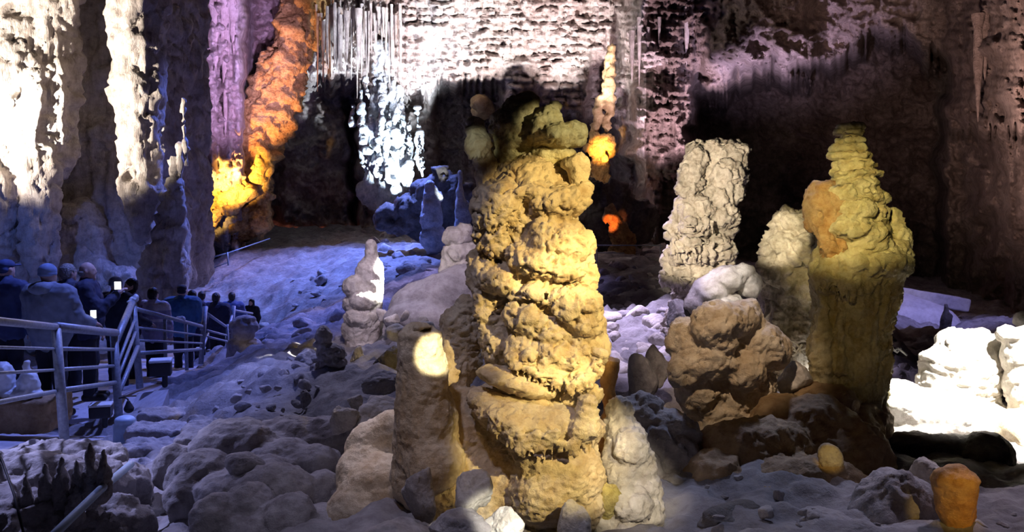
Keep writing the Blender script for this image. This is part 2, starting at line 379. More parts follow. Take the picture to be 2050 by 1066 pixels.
M = dict(
    flow=rock_mat('cream_flowstone', (0.60, 0.49, 0.33), (0.80, 0.70, 0.52), (0.62, 0.50, 0.36), 1.6, 0.55, 0.55, bscale=2.0),
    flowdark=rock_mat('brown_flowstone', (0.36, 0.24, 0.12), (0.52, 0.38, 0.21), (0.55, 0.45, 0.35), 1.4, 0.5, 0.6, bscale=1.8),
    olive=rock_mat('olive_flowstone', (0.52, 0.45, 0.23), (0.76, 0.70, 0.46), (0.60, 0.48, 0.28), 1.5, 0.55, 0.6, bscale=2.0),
    rust=rock_mat('rusty_flowstone', (0.62, 0.30, 0.08), (0.72, 0.44, 0.17), (0.6, 0.45, 0.3), 2.0, 0.5, 0.6),
    ochre=rock_mat('ochre_flowstone', (0.50, 0.28, 0.10), (0.70, 0.52, 0.30), (0.6, 0.45, 0.3), 2.4, 0.55, 0.6),
    pale=rock_mat('pale_limestone', (0.62, 0.58, 0.52), (0.82, 0.78, 0.70), (0.55, 0.50, 0.45), 1.5, 0.55, 0.75, bscale=1.8),
    stone=rock_mat('weathered_limestone', (0.40, 0.36, 0.29), (0.64, 0.58, 0.48), (0.50, 0.43, 0.36), 1.8, 0.6, 0.75, bscale=1.8),
    grey=rock_mat('grey_limestone', (0.36, 0.34, 0.35), (0.58, 0.55, 0.54), (0.45, 0.42, 0.42), 1.3, 0.6, 0.75, bscale=1.6),
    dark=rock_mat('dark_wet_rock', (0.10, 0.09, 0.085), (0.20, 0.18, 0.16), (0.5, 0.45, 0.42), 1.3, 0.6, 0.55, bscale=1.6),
    ground=rock_mat('muddy_cave_floor', (0.24, 0.23, 0.24), (0.44, 0.42, 0.42), (0.5, 0.46, 0.46), 0.8, 0.6, 0.85, bscale=1.0),
    wallL=rock_mat('pale_wall_rock', (0.52, 0.46, 0.40), (0.76, 0.70, 0.62), (0.50, 0.44, 0.40), 0.9, 0.7, 0.8, streak=1, bscale=0.7, dist=0.05),
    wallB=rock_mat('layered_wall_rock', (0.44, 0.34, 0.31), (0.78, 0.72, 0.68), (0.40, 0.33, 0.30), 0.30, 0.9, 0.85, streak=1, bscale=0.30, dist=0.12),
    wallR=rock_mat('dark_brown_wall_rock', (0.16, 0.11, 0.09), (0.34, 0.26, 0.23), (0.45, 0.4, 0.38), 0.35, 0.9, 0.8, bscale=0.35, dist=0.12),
    amber=rock_mat('amber_flowstone', (0.62, 0.36, 0.12), (0.88, 0.62, 0.26), (0.30, 0.16, 0.08), 0.7, 0.9, 0.7, bscale=0.5, dist=0.1),
    ice=rock_mat('white_calcite', (0.72, 0.76, 0.80), (0.88, 0.90, 0.92), (0.35, 0.40, 0.48), 0.6, 0.9, 0.6, bscale=0.5, dist=0.1),
    concrete=rock_mat('worn_concrete', (0.48, 0.46, 0.48), (0.62, 0.60, 0.62), (0.75, 0.72, 0.72), 1.2, 0.25, 0.85, bscale=3),
    steel=plain('galvanised_steel', (0.30, 0.33, 0.38), 0.5, 0.3, 0.25, 30, 0.15),
    blackp=plain('black_plastic', (0.02, 0.02, 0.025), 0.5),
    whitep=plain('white_plastic', (0.75, 0.80, 0.84), 0.45, 0, 0.08),
    bluep=plain('pale_blue_plastic', (0.45, 0.60, 0.78), 0.5, 0, 0.1),
    skin=plain('skin', (0.62, 0.42, 0.34), 0.55, 0, 0.08, 40, 0.05),
    hairb=plain('dark_hair', (0.025, 0.02, 0.018), 0.5, 0, 0.4, 60, 0.4),
    hairg=plain('grey_hair', (0.30, 0.29, 0.28), 0.6, 0, 0.3, 60, 0.4),
    shoe=plain('dark_leather', (0.03, 0.025, 0.022), 0.5),
    screen=plain('lit_phone_screen', (0.9, 0.92, 0.95), 0.3, 0, 0.02, 20, 0, (0.9, 0.95, 1.0), 1.6),
    twig=rock_mat('bleached_roots', (0.80, 0.80, 0.72), (0.92, 0.92, 0.86), (0.8, 0.8, 0.75), 3, 0.3, 0.8),
)

# ------------------------------------------------------------------ the cave floor
_ctl = [(1025,1066,4.6),(780,1066,4.5),(600,1066,4.8),(300,1066,5.0),(60,1066,5.3),(-250,1040,6),(1300,1066,4.5),(1500,1066,4.2),(1750,1066,4.2),(2000,1066,4.3),(2350,1000,5),
 (150,1000,6.3),(330,960,6.7),(420,930,6.9),(600,900,7.2),(760,900,6.6),(250,940,7.6),(300,900,8.4),(360,860,9.2),(1300,960,5.6),(1450,960,5.4),(1700,960,5.8),(1950,975,6.0),
 (420,815,9.4),(340,800,11.0),(400,760,13.0),(500,770,8.8),(620,760,8.8),(720,775,8.2),(800,770,8.2),(1250,790,8.2),(1500,800,8.2),(1750,790,8.8),(1900,880,7.2),(2100,880,7.6),
 (470,750,12.0),(440,745,15),(560,700,13),(700,685,13),(830,655,13.5),(900,640,14),(1240,650,13.5),(1320,620,14.5),(1450,610,15),(1600,640,14),(1800,690,14),(1950,700,14),
 (470,700,17),(540,660,20),(700,615,22),(850,575,22),(950,560,22),(1240,560,22),(1350,545,24),(1500,545,26),(1760,640,20),(1820,690,18),(1900,640,24),(2000,650,20),
 (440,690,26),(505,668,30),(600,590,32),(750,545,32),(900,525,32),(1280,515,32),(1850,610,34),(1500,535,38),
 (330,560,44),(450,495,44),(600,478,46),(800,472,46),(1000,478,46),(1280,490,44),(1500,530,48),(1850,570,46),(2100,600,40),(100,640,30),(-300,760,14),(-200,900,8),(-600,900,9),(2600,900,9),(2500,760,16)]
_cp = np.array([P(*c) for c in _ctl])
def _kern(r2): return np.where(r2 > 1e-12, r2 * np.log(np.maximum(r2, 1e-12)), 0.0)
def _wp(x, y):                        # soften far distances so that near control points stay local
    r = np.sqrt(x * x + y * y) + 1e-9; k = np.log1p(r) * 6 / r
    return x * k, y * k
_cx, _cy = _wp(_cp[:, 0], _cp[:, 1]); _n = len(_cp)
_A = np.zeros((_n + 3, _n + 3)); _r2 = (_cx[:, None] - _cx)**2 + (_cy[:, None] - _cy)**2
_A[:_n, :_n] = _kern(_r2) + np.eye(_n) * 0.6; _A[:_n, _n:] = np.stack([np.ones(_n), _cx, _cy], 1); _A[_n:, :_n] = _A[:_n, _n:].T
_wt = np.linalg.solve(_A, np.concatenate([_cp[:, 2], np.zeros(3)]))
def ground(x, y):
    x = np.atleast_1d(np.asarray(x, float)); y = np.atleast_1d(np.asarray(y, float))
    X, Y = _wp(x, y); z = _wt[_n] + _wt[_n + 1] * X + _wt[_n + 2] * Y
    for i in range(_n): z = z + _wt[i] * _kern((X - _cx[i])**2 + (Y - _cy[i])**2)
    return z
def hit(px, py, lo=3.0, hi=48.0):
    """distance at which the floor is met in a picture direction"""
    ys = np.exp(np.linspace(math.log(lo), math.log(hi), 260))
    q = np.array([P(px, py, y) for y in ys]); g = ground(q[:, 0], q[:, 1])
    k = np.nonzero(q[:, 2] <= g)[0]
    return float(ys[k[0]]) if len(k) else hi
def gz(x, y): return float(ground(x, y)[0])

nu, nv = 620, 430
uu = np.linspace(-1.25, 1.25, nu); vv = np.exp(np.linspace(math.log(1.2), math.log(52.0), nv))
UU, VV = np.meshgrid(uu, vv)
gx = (UU * VV).ravel(); gy = VV.ravel(); gzv = ground(gx, gy)
_q = np.stack([gx, gy, np.zeros_like(gx)], 1)
amp = np.clip(gy / 12.0, 0.35, 1.0)
gzv = gzv + amp * (0.20 * fbm(_q / 1.7, 4) + 0.13 * (ridged(_q / 0.9 + 4, 4) - 0.7)) + 0.05 * fbm(_q / 0.25, 3)
gzv += sstep(14, 30, gy) * 0.18 * fbm(_q / 5.0, 3)
ii = np.arange(nu * nv).reshape(nv, nu)
GF = np.stack([ii[:-1, :-1], ii[:-1, 1:], ii[1:, 1:], ii[1:, :-1]], -1).reshape(-1, 4)
tag(put('floor', mesh_from('floor', np.stack([gx, gy, gzv], 1), GF, True, [M['ground']])), 'muddy grey cave floor with lumps and hollows', kind='structure')

# ------------------------------------------------------------------ far wall of the chamber
px = np.linspace(-260, 2750, 900); py = np.linspace(-260, 640, 300)
PX, PY = np.meshgrid(px, py); a = PX.ravel(); b = PY.ravel()
n0 = np.stack([a / 60, b / 60, a * 0], 1)
wob = 14 * fbm(n0, 4); wob2 = 14 * fbm(n0 + 31, 4)
A = a + wob; B = b + wob2
Yw = np.full(a.shape, 46.0)
Yw -= 7.0 * band(380, 492, 10, a + wob * .5) * (1 - 0.5 * sstep(330, 420, B))
Yw += 2.0 * band(495, 560, 14, A)
rag = 26 * np.abs(perlin(np.stack([a / 9, a * 0, a * 0 + .5], 1))) + 12 * perlin(np.stack([a / 30, a * 0 + 4, a * 0], 1))
Yw += 7.5 * band(525, 712, 12, A) * sstep(150, 205, b + rag)
Yw += 6.0 * band(700, 885, 10, A) * sstep(175, 230, b + rag * 1.5)
Yw += 8.0 * band(882, 1010, 14, A) * sstep(160, 200, b + rag)
Yw += 5.0 * band(1000, 1200, 20, A) * sstep(225, 275, b + rag * .5)
Yw -= 7.0 * sstep(1215, 1300, A) * (1 - 0.5 * sstep(420, 520, B))
Yw += 2.5 * band(1175, 1225, 9, A) * sstep(90, 160, B)
Yw += 4.0 * band(1180, 1300, 18, A) * sstep(300, 345, B)
# the black gallery on the right and the brow above it
rim = 150 - 70 * band(1700, 1860, 60, A) + 40 * band(1400, 1480, 40, A) + 25 * wob / 14
Yw += 20.0 * band(1392, 1885, 16, A) * sstep(-25, 45, b - rim + rag)
Yw -= 5.0 * band(1420, 1620, 40, A) * (1 - sstep(100, 190, B))
Yw -= 20.0 * sstep(1850, 2080, A) * (1 - 0.0 * B)
Yw += 6.0 * sstep(1870, 1930, A) * sstep(255, 300, b + rag)
Yw -= 8.0 * sstep(2080, 2700, a)
# layered blocks in the bright middle
lay = band(780, 1260, 60, A) * (1 - sstep(215, 260, B)) + 0.45 * band(1240, 1400, 40, A) + 0.6 * band(0, 2050, 300, A) * sstep(1850, 1900, A)
row = np.floor((b + 5 * fbm(n0 * 2, 3)) / 15.0)
off = np.sin(row * 91.7) * 43758.5; off -= np.floor(off)
colw = 26 + 18 * off
ce = np.floor((a + 60 * off + 5 * wob2 / 14) / colw); hsh = np.sin(ce * 12.99 + row * 78.2) * 43758.5; hsh -= np.floor(hsh)
fr = ((b + 5 * fbm(n0 * 2, 3)) / 15.0) - row; fc = ((a + 60 * off + 5 * wob2 / 14) / colw) - ce
edge = np.minimum(np.minimum(fr, 1 - fr) * 15, np.minimum(fc, 1 - fc) * colw)
Yw -= lay * (0.75 * hsh * sstep(0.5, 4, edge) + 0.30 * fr)
# flutes, crags and small relief
flu = fbm(np.stack([a / 13, b / 130, a * 0 + 2], 1), 4)
fl_m = 0.35 + 0.9 * band(600, 815, 20, A) * (1 - sstep(170, 200, B)) + 0.8 * band(380, 500, 10, A) + 0.5 * band(1230, 1400, 30, A)
Yw -= 0.75 * fl_m * flu
Yw -= 0.9 * (ridged(np.stack([a / 75, b / 60, a * 0 + 7], 1), 4) - 0.7) * (1 - .6 * np.clip(lay, 0, 1))
Yw -= 0.35 * fbm(np.stack([a / 12, b / 10, a * 0 + 3], 1), 3)
u = (a - 1025) / FPX; v = (533 - b) / FPX; t = Yw / (CP + v * SP)
WV = np.stack([u * t, Yw, HCAM + (-SP + v * CP) * t], 1)
ii = np.arange(len(a)).reshape(len(py), len(px))
WF = np.stack([ii[:-1, :-1], ii[1:, :-1], ii[1:, 1:], ii[:-1, 1:]], -1).reshape(-1, 4)
fm = np.zeros(len(WF), np.int32)
fa = a[WF[:, 0]]; fb = b[WF[:, 0]]
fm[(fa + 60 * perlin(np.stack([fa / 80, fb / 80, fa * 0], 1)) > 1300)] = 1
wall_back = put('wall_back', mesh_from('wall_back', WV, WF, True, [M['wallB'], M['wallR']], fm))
tag(wall_back, 'far cave wall of layered rock with a dark gallery', kind='structure')

# hanging stalactites of the curtain, each a piece of the wall
def stalactite(px0, py0, Y, ln, r, seed, mat, parent=None):
    g = random.Random(seed); n = 10; V = []; F = []
    top = P(px0, py0, Y); tip = P(px0 + g.uniform(-2, 2), py0 + ln, Y); R = r * S(Y)
    for i in range(8):
        f = i / 7; c = top * (1 - f) + tip * f; rr = R * (1 - f)**0.6 * (1 + 0.25 * g.uniform(-1, 1)) + 0.01
        for k in range(n):
            th = 2 * math.pi * k / n; V.append(c + np.array([math.cos(th) * rr, math.sin(th) * rr, 0]))
    for i in range(7):
        for k in range(n):
            F.append((i * n + k, (i + 1) * n + k, (i + 1) * n + (k + 1) % n, i * n + (k + 1) % n))
    o = put('stalactite', mesh_from('stalactite', np.array(V), np.array(F), True, [mat]), parent=parent)
    return o
g = random.Random(4); k = 0
for x in np.arange(634, 806, 5.0):
    stalactite(x + g.uniform(-2, 2), 20 + g.uniform(-15, 25), 44.0 + g.uniform(-.6, .9), 118 + g.uniform(-60, 40) - (25 if x > 735 else 0), g.choice((2.2, 2.8, 3.5, 5.0, 6.5)), k, M['wallB'], wall_back); k += 1
for x in (1262, 1281, 1300, 1318, 1372):
    stalactite(x + g.uniform(-4, 4), 60 + g.uniform(-60, 30), 38.9, 110 + g.uniform(-60, 50), g.uniform(3, 7), k, M['wallB'], wall_back); k += 1
for x in (1958, 1972, 1990, 2004):
    stalactite(x, 20 + g.uniform(-20, 30), 27.5, 190 + g.uniform(-60, 50), g.uniform(6, 11), k, M['wallR'], wall_back); k += 1
for x in (398, 411, 431, 452, 468):
    stalactite(x, -40 + g.uniform(-40, 40), 38.6, 260 + g.uniform(-120, 120), g.uniform(7, 13), k, M['wallB'], wall_back); k += 1

# ------------------------------------------------------------------ near wall on the left, with its hanging buttresses
fw = Field()
KL = 1.28                                            # everything on this wall stands KL times 14 m away
fw.box(P(-70, 130, 16.6 * KL), (4.5 * KL, 1.3 * KL, 4.6 * KL), 0.4, 0.4)
fw.box(P(-560, 200, 13.6 * KL), (2.2 * KL, 2.4 * KL, 4.6 * KL), 0.5, 0.6)
for (x, y, rx, ry, d) in ((40, -60, 120, 150, 14.2), (85, 120, 70, 190, 14.3), (30, 150, 70, 130, 13.9), (104, 240, 52, 110, 14.3), (40, 300, 74, 120, 14.1),
                          (-20, 380, 70, 150, 13.8), (95, 420, 22, 140, 13.9), (65, 440, 16, 120, 13.7), (120, 0, 40, 80, 14.3), (20, 470, 50, 120, 14.3), (150, 500, 60, 100, 15.0)):
    fw.E(x, y, d * KL, rx, ry, min(rx, 60), 18)
KC = lambda q: (q[0], q[1], q[2] * KL)
for A_, B_, r0, r1, k_ in (((282, -140, 14.0), (279, 180, 13.9), 54, 46, 12), ((279, 180, 13.9), (280, 380, 13.8), 46, 36, 12), ((280, 380, 13.8), (283, 478, 13.8), 36, 16, 10),
                           ((352, 440, 15.9), (345, 620, 15.6), 20, 40, 14)):
    fw.C(KC(A_), KC(B_), r0, r1, k_)
fw.E(262, 355, 13.7 * KL, 26, 40, None, 10)
for (x0, y0, x1, y1, r0, r1) in ((384, 285, 374, 600, 5, 11), (370, 320, 354, 610, 5, 12), (354, 390, 332, 610, 6, 12), (340, 440, 308, 610, 6, 14), (318, 500, 288, 610, 9, 14), (386, 200, 388, 330, 5, 5)):
    fw.C((x0 - 20, y0, 13.7 * KL), (x1 - 14, y1, 13.5 * KL), r0, r1, 5)
for (x, y, rx, ry) in ((180, 590, 70, 80), (110, 600, 60, 80), (250, 600, 50, 70), (40, 620, 90, 90), (320, 640, 60, 50)):
    fw.E(x, y, 14.8 * KL, rx, ry, 60, 14)
fw.E(248, 352, 13.4 * KL, 9, 17, 14, 4, cut=True)
wall_left = solid('wall_left', fw, 0.06, M['wallL'], rel=dict(lump=0.10, ls=1.3, crag=0.08, cs=1.0, flute=0.12, fs=0.35, strata=0.03, ss=0.5, crack=0.08, ks=1.1, fine=0.03, fns=0.15))
tag(wall_left, 'pale cave wall with hanging flowstone buttresses beside the stairs', kind='structure')

# ------------------------------------------------------------------ roof
rx_, ry_ = np.meshgrid(np.linspace(-42, 50, 90), np.linspace(-6, 56, 70)); rx_, ry_ = rx_.ravel(), ry_.ravel()
q = np.stack([rx_, ry_, rx_ * 0], 1)
rz_ = HCAM + 11.5 + 0.10 * ry_ + 2.0 * fbm(q / 9, 4) - 0.003 * rx_**2
ii = np.arange(len(rx_)).reshape(70, 90)
RF = np.stack([ii[:-1, :-1], ii[1:, :-1], ii[1:, 1:], ii[:-1, 1:]], -1).reshape(-1, 4)
tag(put('ceiling', mesh_from('ceiling', np.stack([rx_, ry_, rz_], 1), RF, True, [M['wallR']])), 'rough rock ceiling of the cave', kind='structure')
print('structure', time.time() - T0)

# ------------------------------------------------------------------ lit formations on the far wall
f = Field()
for (y, xl, xr, Y) in ((20, 575, 640, 44), (70, 560, 630, 43.6), (130, 532, 612, 43.2), (190, 508, 598, 42.8), (245, 485, 575, 42.4), (300, 465, 556, 42.0), (345, 448, 542, 41.6)):
    n_ = 4
    for i in range(n_):
        x = xl + 18 + (xr - xl - 36) * i / (n_ - 1); f.E(x, y + (i - 1.5) * 6, Y + 0.5 * abs(i - 1.2), 24, 44, 20, 8, 14)
for (x, y, Y, rx, ry, t) in ((470, 375, 41.0, 40, 26, 38), (440, 400, 40.6, 38, 24, 40), (415, 428, 40.2, 30, 22, 44), (398, 452, 39.9, 16, 20, 30), (393, 466, 39.8, 8, 12, 10),
                             (525, 390, 42.2, 16, 50, 0), (520, 440, 42.2, 16, 40, 0), (500, 430, 43.2, 40, 50, 0), (475, 450, 43.0, 30, 34, 0), (500, 465, 42.6, 14, 20, 0)):
    f.E(x, y, Y, rx, ry, min(rx, ry), 8, t)
f.fringe([(392, 465, 39.4), (420, 440, 39.6), (455, 405, 40.2), (500, 372, 41)], 16, 14, 6, 3, seed=21)
tag(solid('amber_flowstone', f, 0.16, M['amber'], rel=dict(lump=0.22, ls=1.6, crag=0.30, cs=1.2, strata=0.10, ss=0.7, crack=0.25, ks=1.6, fine=0.12, fns=0.4)),
    'slanting flowstone cascade glowing amber and gold below the violet wall', 'flowstone')
f = Field(); g = random.Random(5)
for i in range(52):
    x = g.gauss(778, 36); x = min(max(x, 710), 855); y0 = 150 + g.random() * 130 + (x > 815) * 50; L = g.uniform(30, 120); Y = 45 + g.uniform(-1.2, .8)
    y1 = min(y0 + L, 388 - abs(x - 775) * .5)
    f.C((x, y0, Y), (x + g.uniform(-6, 6), y1, Y - .4), g.uniform(2, 5), g.uniform(2, 7), 4)
for i in range(20):
    x = g.gauss(775, 30); y = g.gauss(320, 36)
    f.E(x, min(max(y, 200), 378), 45 + g.uniform(-1.4, .2), g.uniform(5, 14), g.uniform(4, 10), None, 5, g.uniform(-40, 40))
f.E(775, 300, 47.2, 50, 80, 20, 12); f.E(770, 385, 46.6, 50, 40, 24, 10); f.C((765, 100, 45.6), (772, 240, 45.4), 14, 22, 8)
tag(solid('white_cascade', f, 0.13, M['ice'], rel=dict(lump=0.12, ls=1.0, crag=0.14, cs=0.9, flute=0.20, fs=0.5, crack=0.15, ks=1.2, fine=0.07, fns=0.3)),
    'ragged white calcite cascade glaring under the stalactite curtain', 'flowstone')
f = Field(); f.E(862, 388, 34.6, 14, 14, 12, 4); f.E(875, 396, 34.6, 12, 8, 10, 4); f.E(860, 372, 34.6, 6, 10, 8, 3); f.E(865, 430, 34.7, 20, 40, 20, 6); f.E(868, 480, 34.7, 26, 30, 20, 6)
tag(solid('white_boulder', f, 0.10, M['ice'], rel=dict(lump=0.08, ls=0.6, crag=0.1, cs=0.5)), 'small white-lit boulder at the foot of the dark arch', 'rock')
f = Field(); f.C((922, 345, 34.4), (921, 385, 34.4), 5, 5, 2); f.C((921, 385, 34.4), (925, 490, 34.4), 8, 18, 5); f.E(930, 430, 34.4, 16, 30, 14, 4)
tag(solid('white_spike', f, 0.07, M['ice'], rel=dict(lump=0.05, ls=0.4)), 'thin white spike standing beside the great column', 'stalagmite')
f = Field(); f.E(962, 206, 46.5, 17, 15, 14, 5); f.E(966, 216, 47.5, 22, 22, 30, 8)
tag(solid('brown_boulder', f, 0.12, M['flowdark'], rel=dict(lump=0.1, ls=0.7, crag=0.1, cs=0.6)), 'dull orange boulder hanging in the dark arch', 'rock')
f = Field()                                        # golden shards in the crack of the wall
for (x, y, rx, ry, t) in ((1200, 292, 16, 22, 25), (1215, 285, 12, 14, 0), (1188, 278, 9, 12, 20), (1206, 315, 7, 14, 0), (1180, 300, 8, 6, 30), (1222, 292, 7, 10, 0)): f.E(x, y, 40.5, rx, ry, 9, 3, t)
f.E(1205, 300, 41.6, 24, 18, 10, 6); f.C((1200, 330, 41.6), (1200, 420, 41.6), 14, 30, 8)
tag(solid('golden_drapery', f, 0.10, M['amber'], rel=dict(lump=0.1, ls=0.6, crag=0.18, cs=0.6, fine=0.06, fns=0.25)), 'small golden flowstone drapery glowing in the wall crack behind the crown', 'flowstone')
f = Field(); f.C((1222, 420, 31), (1240, 465, 31), 8, 18, 4); f.E(1250, 480, 31.1, 24, 18, 14, 4); f.E(1215, 432, 31, 7, 10, 6, 3); f.E(1245, 505, 31.2, 26, 20, 16, 5)
tag(solid('red_rock', f, 0.07, M['amber'], rel=dict(lump=0.08, ls=0.5, crag=0.1, cs=0.4)), 'small red-lit pointed rock right of the great column', 'rock')

f = Field(); f.C((1226, 95, 41.6), (1214, 180, 41.3), 7, 10, 5); f.C((1214, 180, 41.3), (1188, 262, 41.0), 10, 6, 5); f.C((1222, 200, 41.4), (1212, 262, 41.2), 7, 6, 4)
tag(solid('orange_streak', f, 0.10, M['flowdark'], rel=dict(lump=0.1, ls=0.6, crag=0.16, cs=0.6, flute=.1, fs=.4)), 'narrow orange streak of flowstone down the bright far wall', 'flowstone')

# ridges that screen the wall lamps from below
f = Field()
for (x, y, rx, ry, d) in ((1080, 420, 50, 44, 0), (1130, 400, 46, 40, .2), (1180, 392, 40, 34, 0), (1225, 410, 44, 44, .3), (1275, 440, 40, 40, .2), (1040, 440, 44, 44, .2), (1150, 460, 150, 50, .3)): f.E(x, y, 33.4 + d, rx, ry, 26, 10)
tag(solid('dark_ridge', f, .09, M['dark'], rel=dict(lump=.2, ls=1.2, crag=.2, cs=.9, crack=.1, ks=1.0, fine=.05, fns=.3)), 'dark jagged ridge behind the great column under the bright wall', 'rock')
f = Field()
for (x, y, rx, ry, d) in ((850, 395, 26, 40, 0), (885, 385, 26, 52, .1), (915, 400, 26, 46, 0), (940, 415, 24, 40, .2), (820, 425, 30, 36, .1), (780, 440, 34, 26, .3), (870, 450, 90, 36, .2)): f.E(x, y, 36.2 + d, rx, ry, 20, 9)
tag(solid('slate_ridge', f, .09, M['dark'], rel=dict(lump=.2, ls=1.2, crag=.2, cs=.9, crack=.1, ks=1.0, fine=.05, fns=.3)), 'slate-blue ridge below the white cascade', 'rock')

# ------------------------------------------------------------------ the great column in the middle
col = empty('great_stalagmite', P(1080, 1075, 5.0), 'tall golden flowstone column with drip fringes and a dark crown, in the middle', 'stalagmite')
f = Field()                                        # the dark crown of boulders on its head
f.E(1034, 270, 5.15, 54, 66, 60, 12); f.E(1042, 222, 5.15, 36, 30, 40, 12); f.E(1008, 292, 5.15, 34, 44, 44, 12)
f.E(1100, 240, 5.05, 30, 28, 36, 8); f.E(1080, 258, 5.0, 28, 32, 32, 7, 20); f.E(1112, 268, 4.95, 42, 26, 34, 7, 15); f.E(1145, 266, 5.0, 30, 26, 32, 7)
f.E(1108, 213, 5.1, 16, 10, 18, 5); f.E(1062, 199, 5.15, 16, 11, 20, 5); f.E(1030, 203, 5.15, 20, 12, 20, 5)
f.E(1050, 335, 5.2, 62, 34, 50, 12); f.E(1100, 312, 5.1, 50, 24, 44, 10)
crown = solid('crown', f, 0.011, M['olive'], col, rel=dict(lump=0.018, ls=0.16, crag=0.012, cs=0.12, crack=0.012, ks=0.25, fine=0.005, fns=0.03))
crown['label'] = 'dark lumpy crown of boulders'
f = Field(); f.E(957, 290, 4.95, 26, 31, 26, 6); f.E(952, 262, 4.97, 22, 14, 22, 5); f.E(950, 246, 4.99, 19, 10, 18, 4)
f.fringe([(938, 312, 4.92), (957, 316, 4.88), (978, 310, 4.92)], 7, 6, 5, 2, seed=9)
f.C((965, 310, 5.0), (985, 370, 5.05), 20, 30, 8)
solid('knob', f, 0.009, M['flow'], col, rel=dict(lump=0.008, ls=0.08, crag=0.008, cs=0.06, fine=0.003, fns=0.02))
f = Field(); f.C((1158, 330, 4.88), (1160, 380, 4.88), 23, 12, 6); f.E(1150, 328, 4.9, 26, 14, 24, 5)
solid('wedge', f, 0.010, M['flow'], col, rel=dict(crag=0.012, cs=0.09, fine=0.004, fns=0.02))

f = Field()                                        # shaft, tier upon tier
f.C((1060, 400, 5.10), (1080, 760, 5.10), 92, 88, 14)
f.E(1062, 388, 5.05, 112, 24, 100, 10); f.E(1060, 366, 5.1, 84, 18, 76, 10)             # sloping head of the shaft
f.E(1000, 398, 4.90, 54, 36, 46, 8); f.C((1000, 410, 4.88), (992, 500, 4.9), 50, 22, 8); f.C((975, 420, 4.9), (968, 480, 4.92), 28, 20, 6)
f.C((992, 495, 4.88), (987, 526, 4.88), 17, 6, 5)
f.fringe([(948, 430, 4.86), (975, 436, 4.80), (1020, 440, 4.79), (1050, 436, 4.82)], 16, 22, 6, 3, seed=3)
f.fringe([(952, 470, 4.9), (985, 480, 4.82), (1020, 465, 4.84)], 11, 30, 6, 3, seed=4)
f.C((1066, 425, 4.74), (988, 535, 4.78), 15, 20, 6, True); f.C((1050, 455, 4.70), (1000, 530, 4.72), 15, 18, 6, True)      # the slanting cleft
f.E(1120, 405, 4.84, 64, 36, 50, 8, -12); f.E(1160, 385, 4.86, 30, 20, 30, 6, -25)
f.E(1118, 482, 4.82, 66, 44, 52, 8); f.E(1095, 462, 4.76, 34, 26, 26, 6); f.E(1150, 500, 4.84, 40, 52, 40, 8)
f.fringe([(1070, 495, 4.72), (1100, 502, 4.70), (1130, 496, 4.72)], 9, 10, 5, 3, seed=5)
f.E(1085, 525, 4.80, 70, 34, 50, 9); f.E(1035, 505, 4.80, 26, 16, 24, 6, -25); f.E(1120, 545, 4.80, 60, 18, 46, 6)
f.C((1200, 424, 4.74), (1110, 450, 4.70), 10, 8, 5, True); f.C((1190, 558, 4.70), (1085, 574, 4.66), 10, 8, 6, True); f.E(1172, 552, 4.92, 26, 40, 30, 7); f.E(960, 545, 4.98, 26, 50, 34, 8); f.E(1185, 672, 4.92, 24, 40, 30, 7); f.E(1000, 690, 4.95, 40, 50, 40, 8)
f.E(1010, 560, 4.88, 56, 32, 46, 8); f.E(975, 548, 4.9, 26, 22, 26, 6)
f.E(1080, 590, 4.82, 60, 34, 46, 8)
f.E(1148, 614, 4.80, 58, 46, 52, 8); f.E(1162, 645, 4.80, 48, 40, 46, 8); f.E(1130, 600, 4.76, 44, 24, 34, 6, 12)
f.C((1058, 592, 4.74), (1140, 664, 4.70), 12, 11, 6, True); f.C((1030, 612, 4.76), (1090, 594, 4.72), 11, 10, 5, True)
f.E(1065, 640, 4.82, 60, 40, 46, 8, 25); f.E(1100, 668, 4.80, 60, 30, 40, 8, 15)
for i, x in enumerate(range(958, 1045, 9)): f.C((x, 590 + (i % 3) * 5, 4.90), (x + 2, 660 + (i * 37 % 50), 4.90), 9, 4, 5)   # drapery on the flank
f.C((1190, 678, 4.68), (1075, 692, 4.66), 9, 8, 6, True)
f.E(1060, 700, 4.80, 50, 26, 40, 7, 25); f.E(1115, 710, 4.78, 60, 28, 46, 7, 20); f.E(1165, 700, 4.82, 48, 34, 44, 7)
f.E(1030, 702, 4.78, 22, 26, 24, 6); f.E(1100, 745, 4.78, 58, 28, 44, 7, 28); f.E(1160, 742, 4.80, 46, 30, 42, 7)
for i, (x, y, r) in enumerate(((1022, 722, 14), (1048, 728, 15), (1072, 742, 15), (1094, 754, 15), (1118, 762, 15), (1142, 770, 14), (1165, 766, 14), (1188, 744, 13), (1200, 716, 14), (1060, 714, 14), (1090, 722, 16), (1120, 726, 16), (1150, 724, 16))):
    f.E(x, y, 4.68 + (i % 3) * .02, r, r * 1.1, r, 5)
f.fringe([(1020, 735, 4.66), (1080, 762, 4.64), (1140, 782, 4.64), (1190, 764, 4.66)], 20, 13, 6, 3, seed=7)
f.E(1196, 660, 4.85, 18, 40, 24, 6); f.E(1205, 700, 4.85, 14, 30, 20, 6)
shaft = solid('shaft', f, 0.0105, M['flow'], col, rel=dict(lump=0.012, ls=0.16, crag=0.014, cs=0.13, flute=0.012, fs=0.045, strata=0.006, ss=0.05, crack=0.030, ks=0.20, fine=0.006, fns=0.028))

